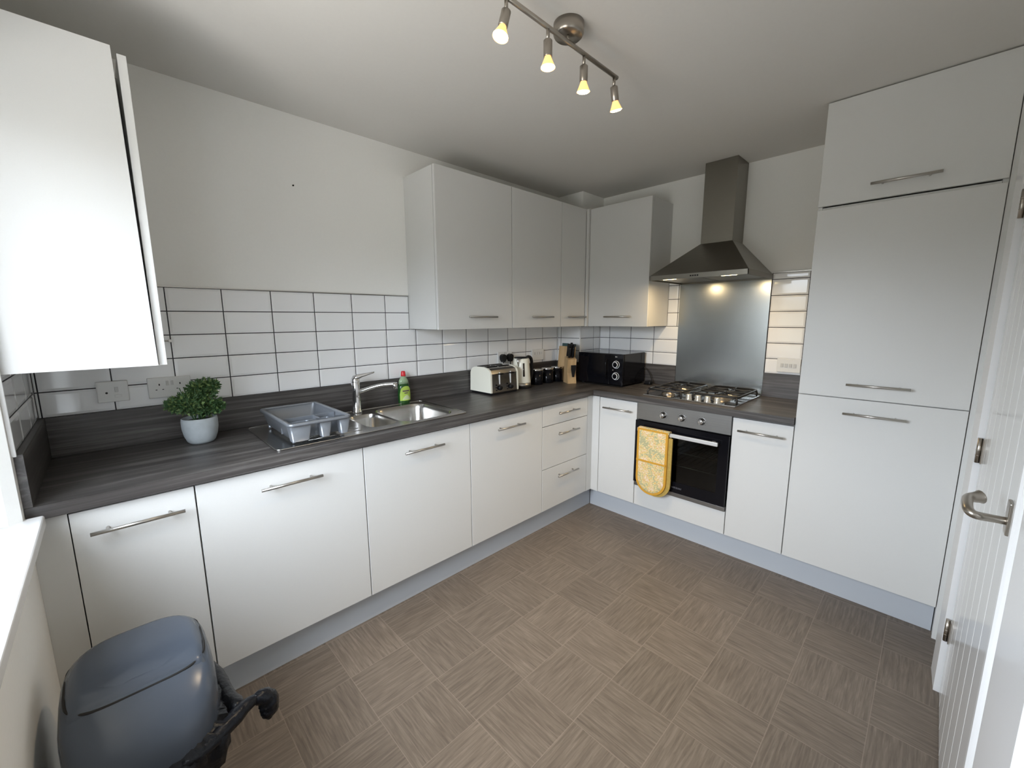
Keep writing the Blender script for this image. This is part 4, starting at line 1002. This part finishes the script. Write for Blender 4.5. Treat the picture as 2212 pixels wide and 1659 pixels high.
def flap(bm):
    nx, ny = 22, 26; g_ = []
    for i in range(nx+1):
        row = []
        for j in range(ny+1):
            s = -1+2*i/nx; q = -.93+1.35*j/ny
            x = bcx+s*.1335*(1-.06*abs(q)**3); y = bcy-q*.200
            rad = max(abs(s)*.93, abs(q)*.93); dr = 0
            e_ = (abs(s*.93)**3.4+abs(q)**3.4)**(1/3.4)
            dr = .005+.030*max(0, (e_-.80)/.2)**1.6
            edge = i in (0, nx) or j in (0, ny)
            dent = .010*math.exp(-((s)**2/.25+(q-.12)**2/.008)) # finger grip
            row.append(bm.verts.new((x, y, lidz(0, q)-dr+(.0085 if not edge else -.002)-dent)))
        g_.append(row)
    for i in range(nx):
        for j in range(ny):
            f = bm.faces.new((g_[i][j], g_[i+1][j], g_[i+1][j+1], g_[i][j+1])); f.smooth = True
part('flip_lid', flap, m_bin, t)
def seam_shade(bm):
    pts = []; N_ = 60
    for i in range(N_+1):
        a = 2*PI*i/N_; c, s_ = math.cos(a), math.sin(a); e = 5
        s = .985*math.copysign(abs(c)**(2/e), c); qq = math.copysign(abs(s_)**(2/e), s_)
        q = -.255+qq*.675
        x = bcx+s*.1335*(1-.06*abs(q)**3); y = bcy-q*.200
        e_ = (abs(s*.93)**3.4+abs(q)**3.4)**(1/3.4); dr = .005+.030*max(0, (e_-.80)/.2)**1.6
        pts.append((x, y, lidz(0, q)-dr+.0035))
    tube(bm, pts, .0034, 8)
part('seam_shade', seam_shade, m_dark, t)  # dark tube stands in for the shade in the gap round the flap
def liner(bm):
    rnd = random.Random(4); n_ = 90; rings = []
    for k, (z, o) in enumerate(((.452, -.004), (.440, .012), (.415, .020), (.385, .016), (.350, .010), (.335, .002))):
        ring = []
        for i in range(n_):
            a = 2*PI*i/n_; c, s = math.cos(a), math.sin(a); e = 3.4
            front = max(0, -s)**.5; side = max(0, c)
            amp = (.25+.75*max(front, side))
            oo = o*amp*(1+.5*math.sin(a*9+k)+rnd.uniform(-.35, .35)) + .022*max(0, math.cos(a+PI/4))**6*(1 if 0 < k < 5 else 0)
            zz = z+rnd.uniform(-.006, .006)-.03*(k/5)*math.sin(a*3)*amp
            ring.append((bcx+(.134+oo)*math.copysign(abs(c)**(2/e), c), bcy+(.187+oo)*math.copysign(abs(s)**(2/e), s), zz))
        rings.append(ring)
    loft(bm, rings, cap0=False, cap1=False)
    # gathered corner, tied knot and its drooping end
    def P(*a): return Vector(a)
    tube(bm, [(-3.03, -.86, .44), (-3.000, -.93, .425), (-2.992, -1.02, .42), (-2.985, -1.09, .415), (-2.970, -1.125, .42)], [.012, .020, .022, .026, .014], 9, 1)
    tube(bm, [(-3.10, -1.20, .42), (-3.04, -1.185, .425), (-2.995, -1.160, .43), (-2.955, -1.140, .435), (-2.930, -1.130, .430)], [.014, .018, .022, .016, .010], 9, 1)
    tube(bm, [(-2.940, -1.135, .432), (-2.915, -1.128, .425), (-2.902, -1.125, .400), (-2.905, -1.125, .370), (-2.915, -1.13, .352)], [.010, .020, .026, .022, .008], 12, 2)
    for v in bm.verts[n_*6:]:
        v.co += Vector((rnd.uniform(-1, 1), rnd.uniform(-1, 1), rnd.uniform(-1, 1)))*.0022
single('bin_liner', liner, m_bag, 'crumpled black bin bag edge and knot sticking out from under the bin lid', 'bin bag', loc=(bcx, bcy, .40))
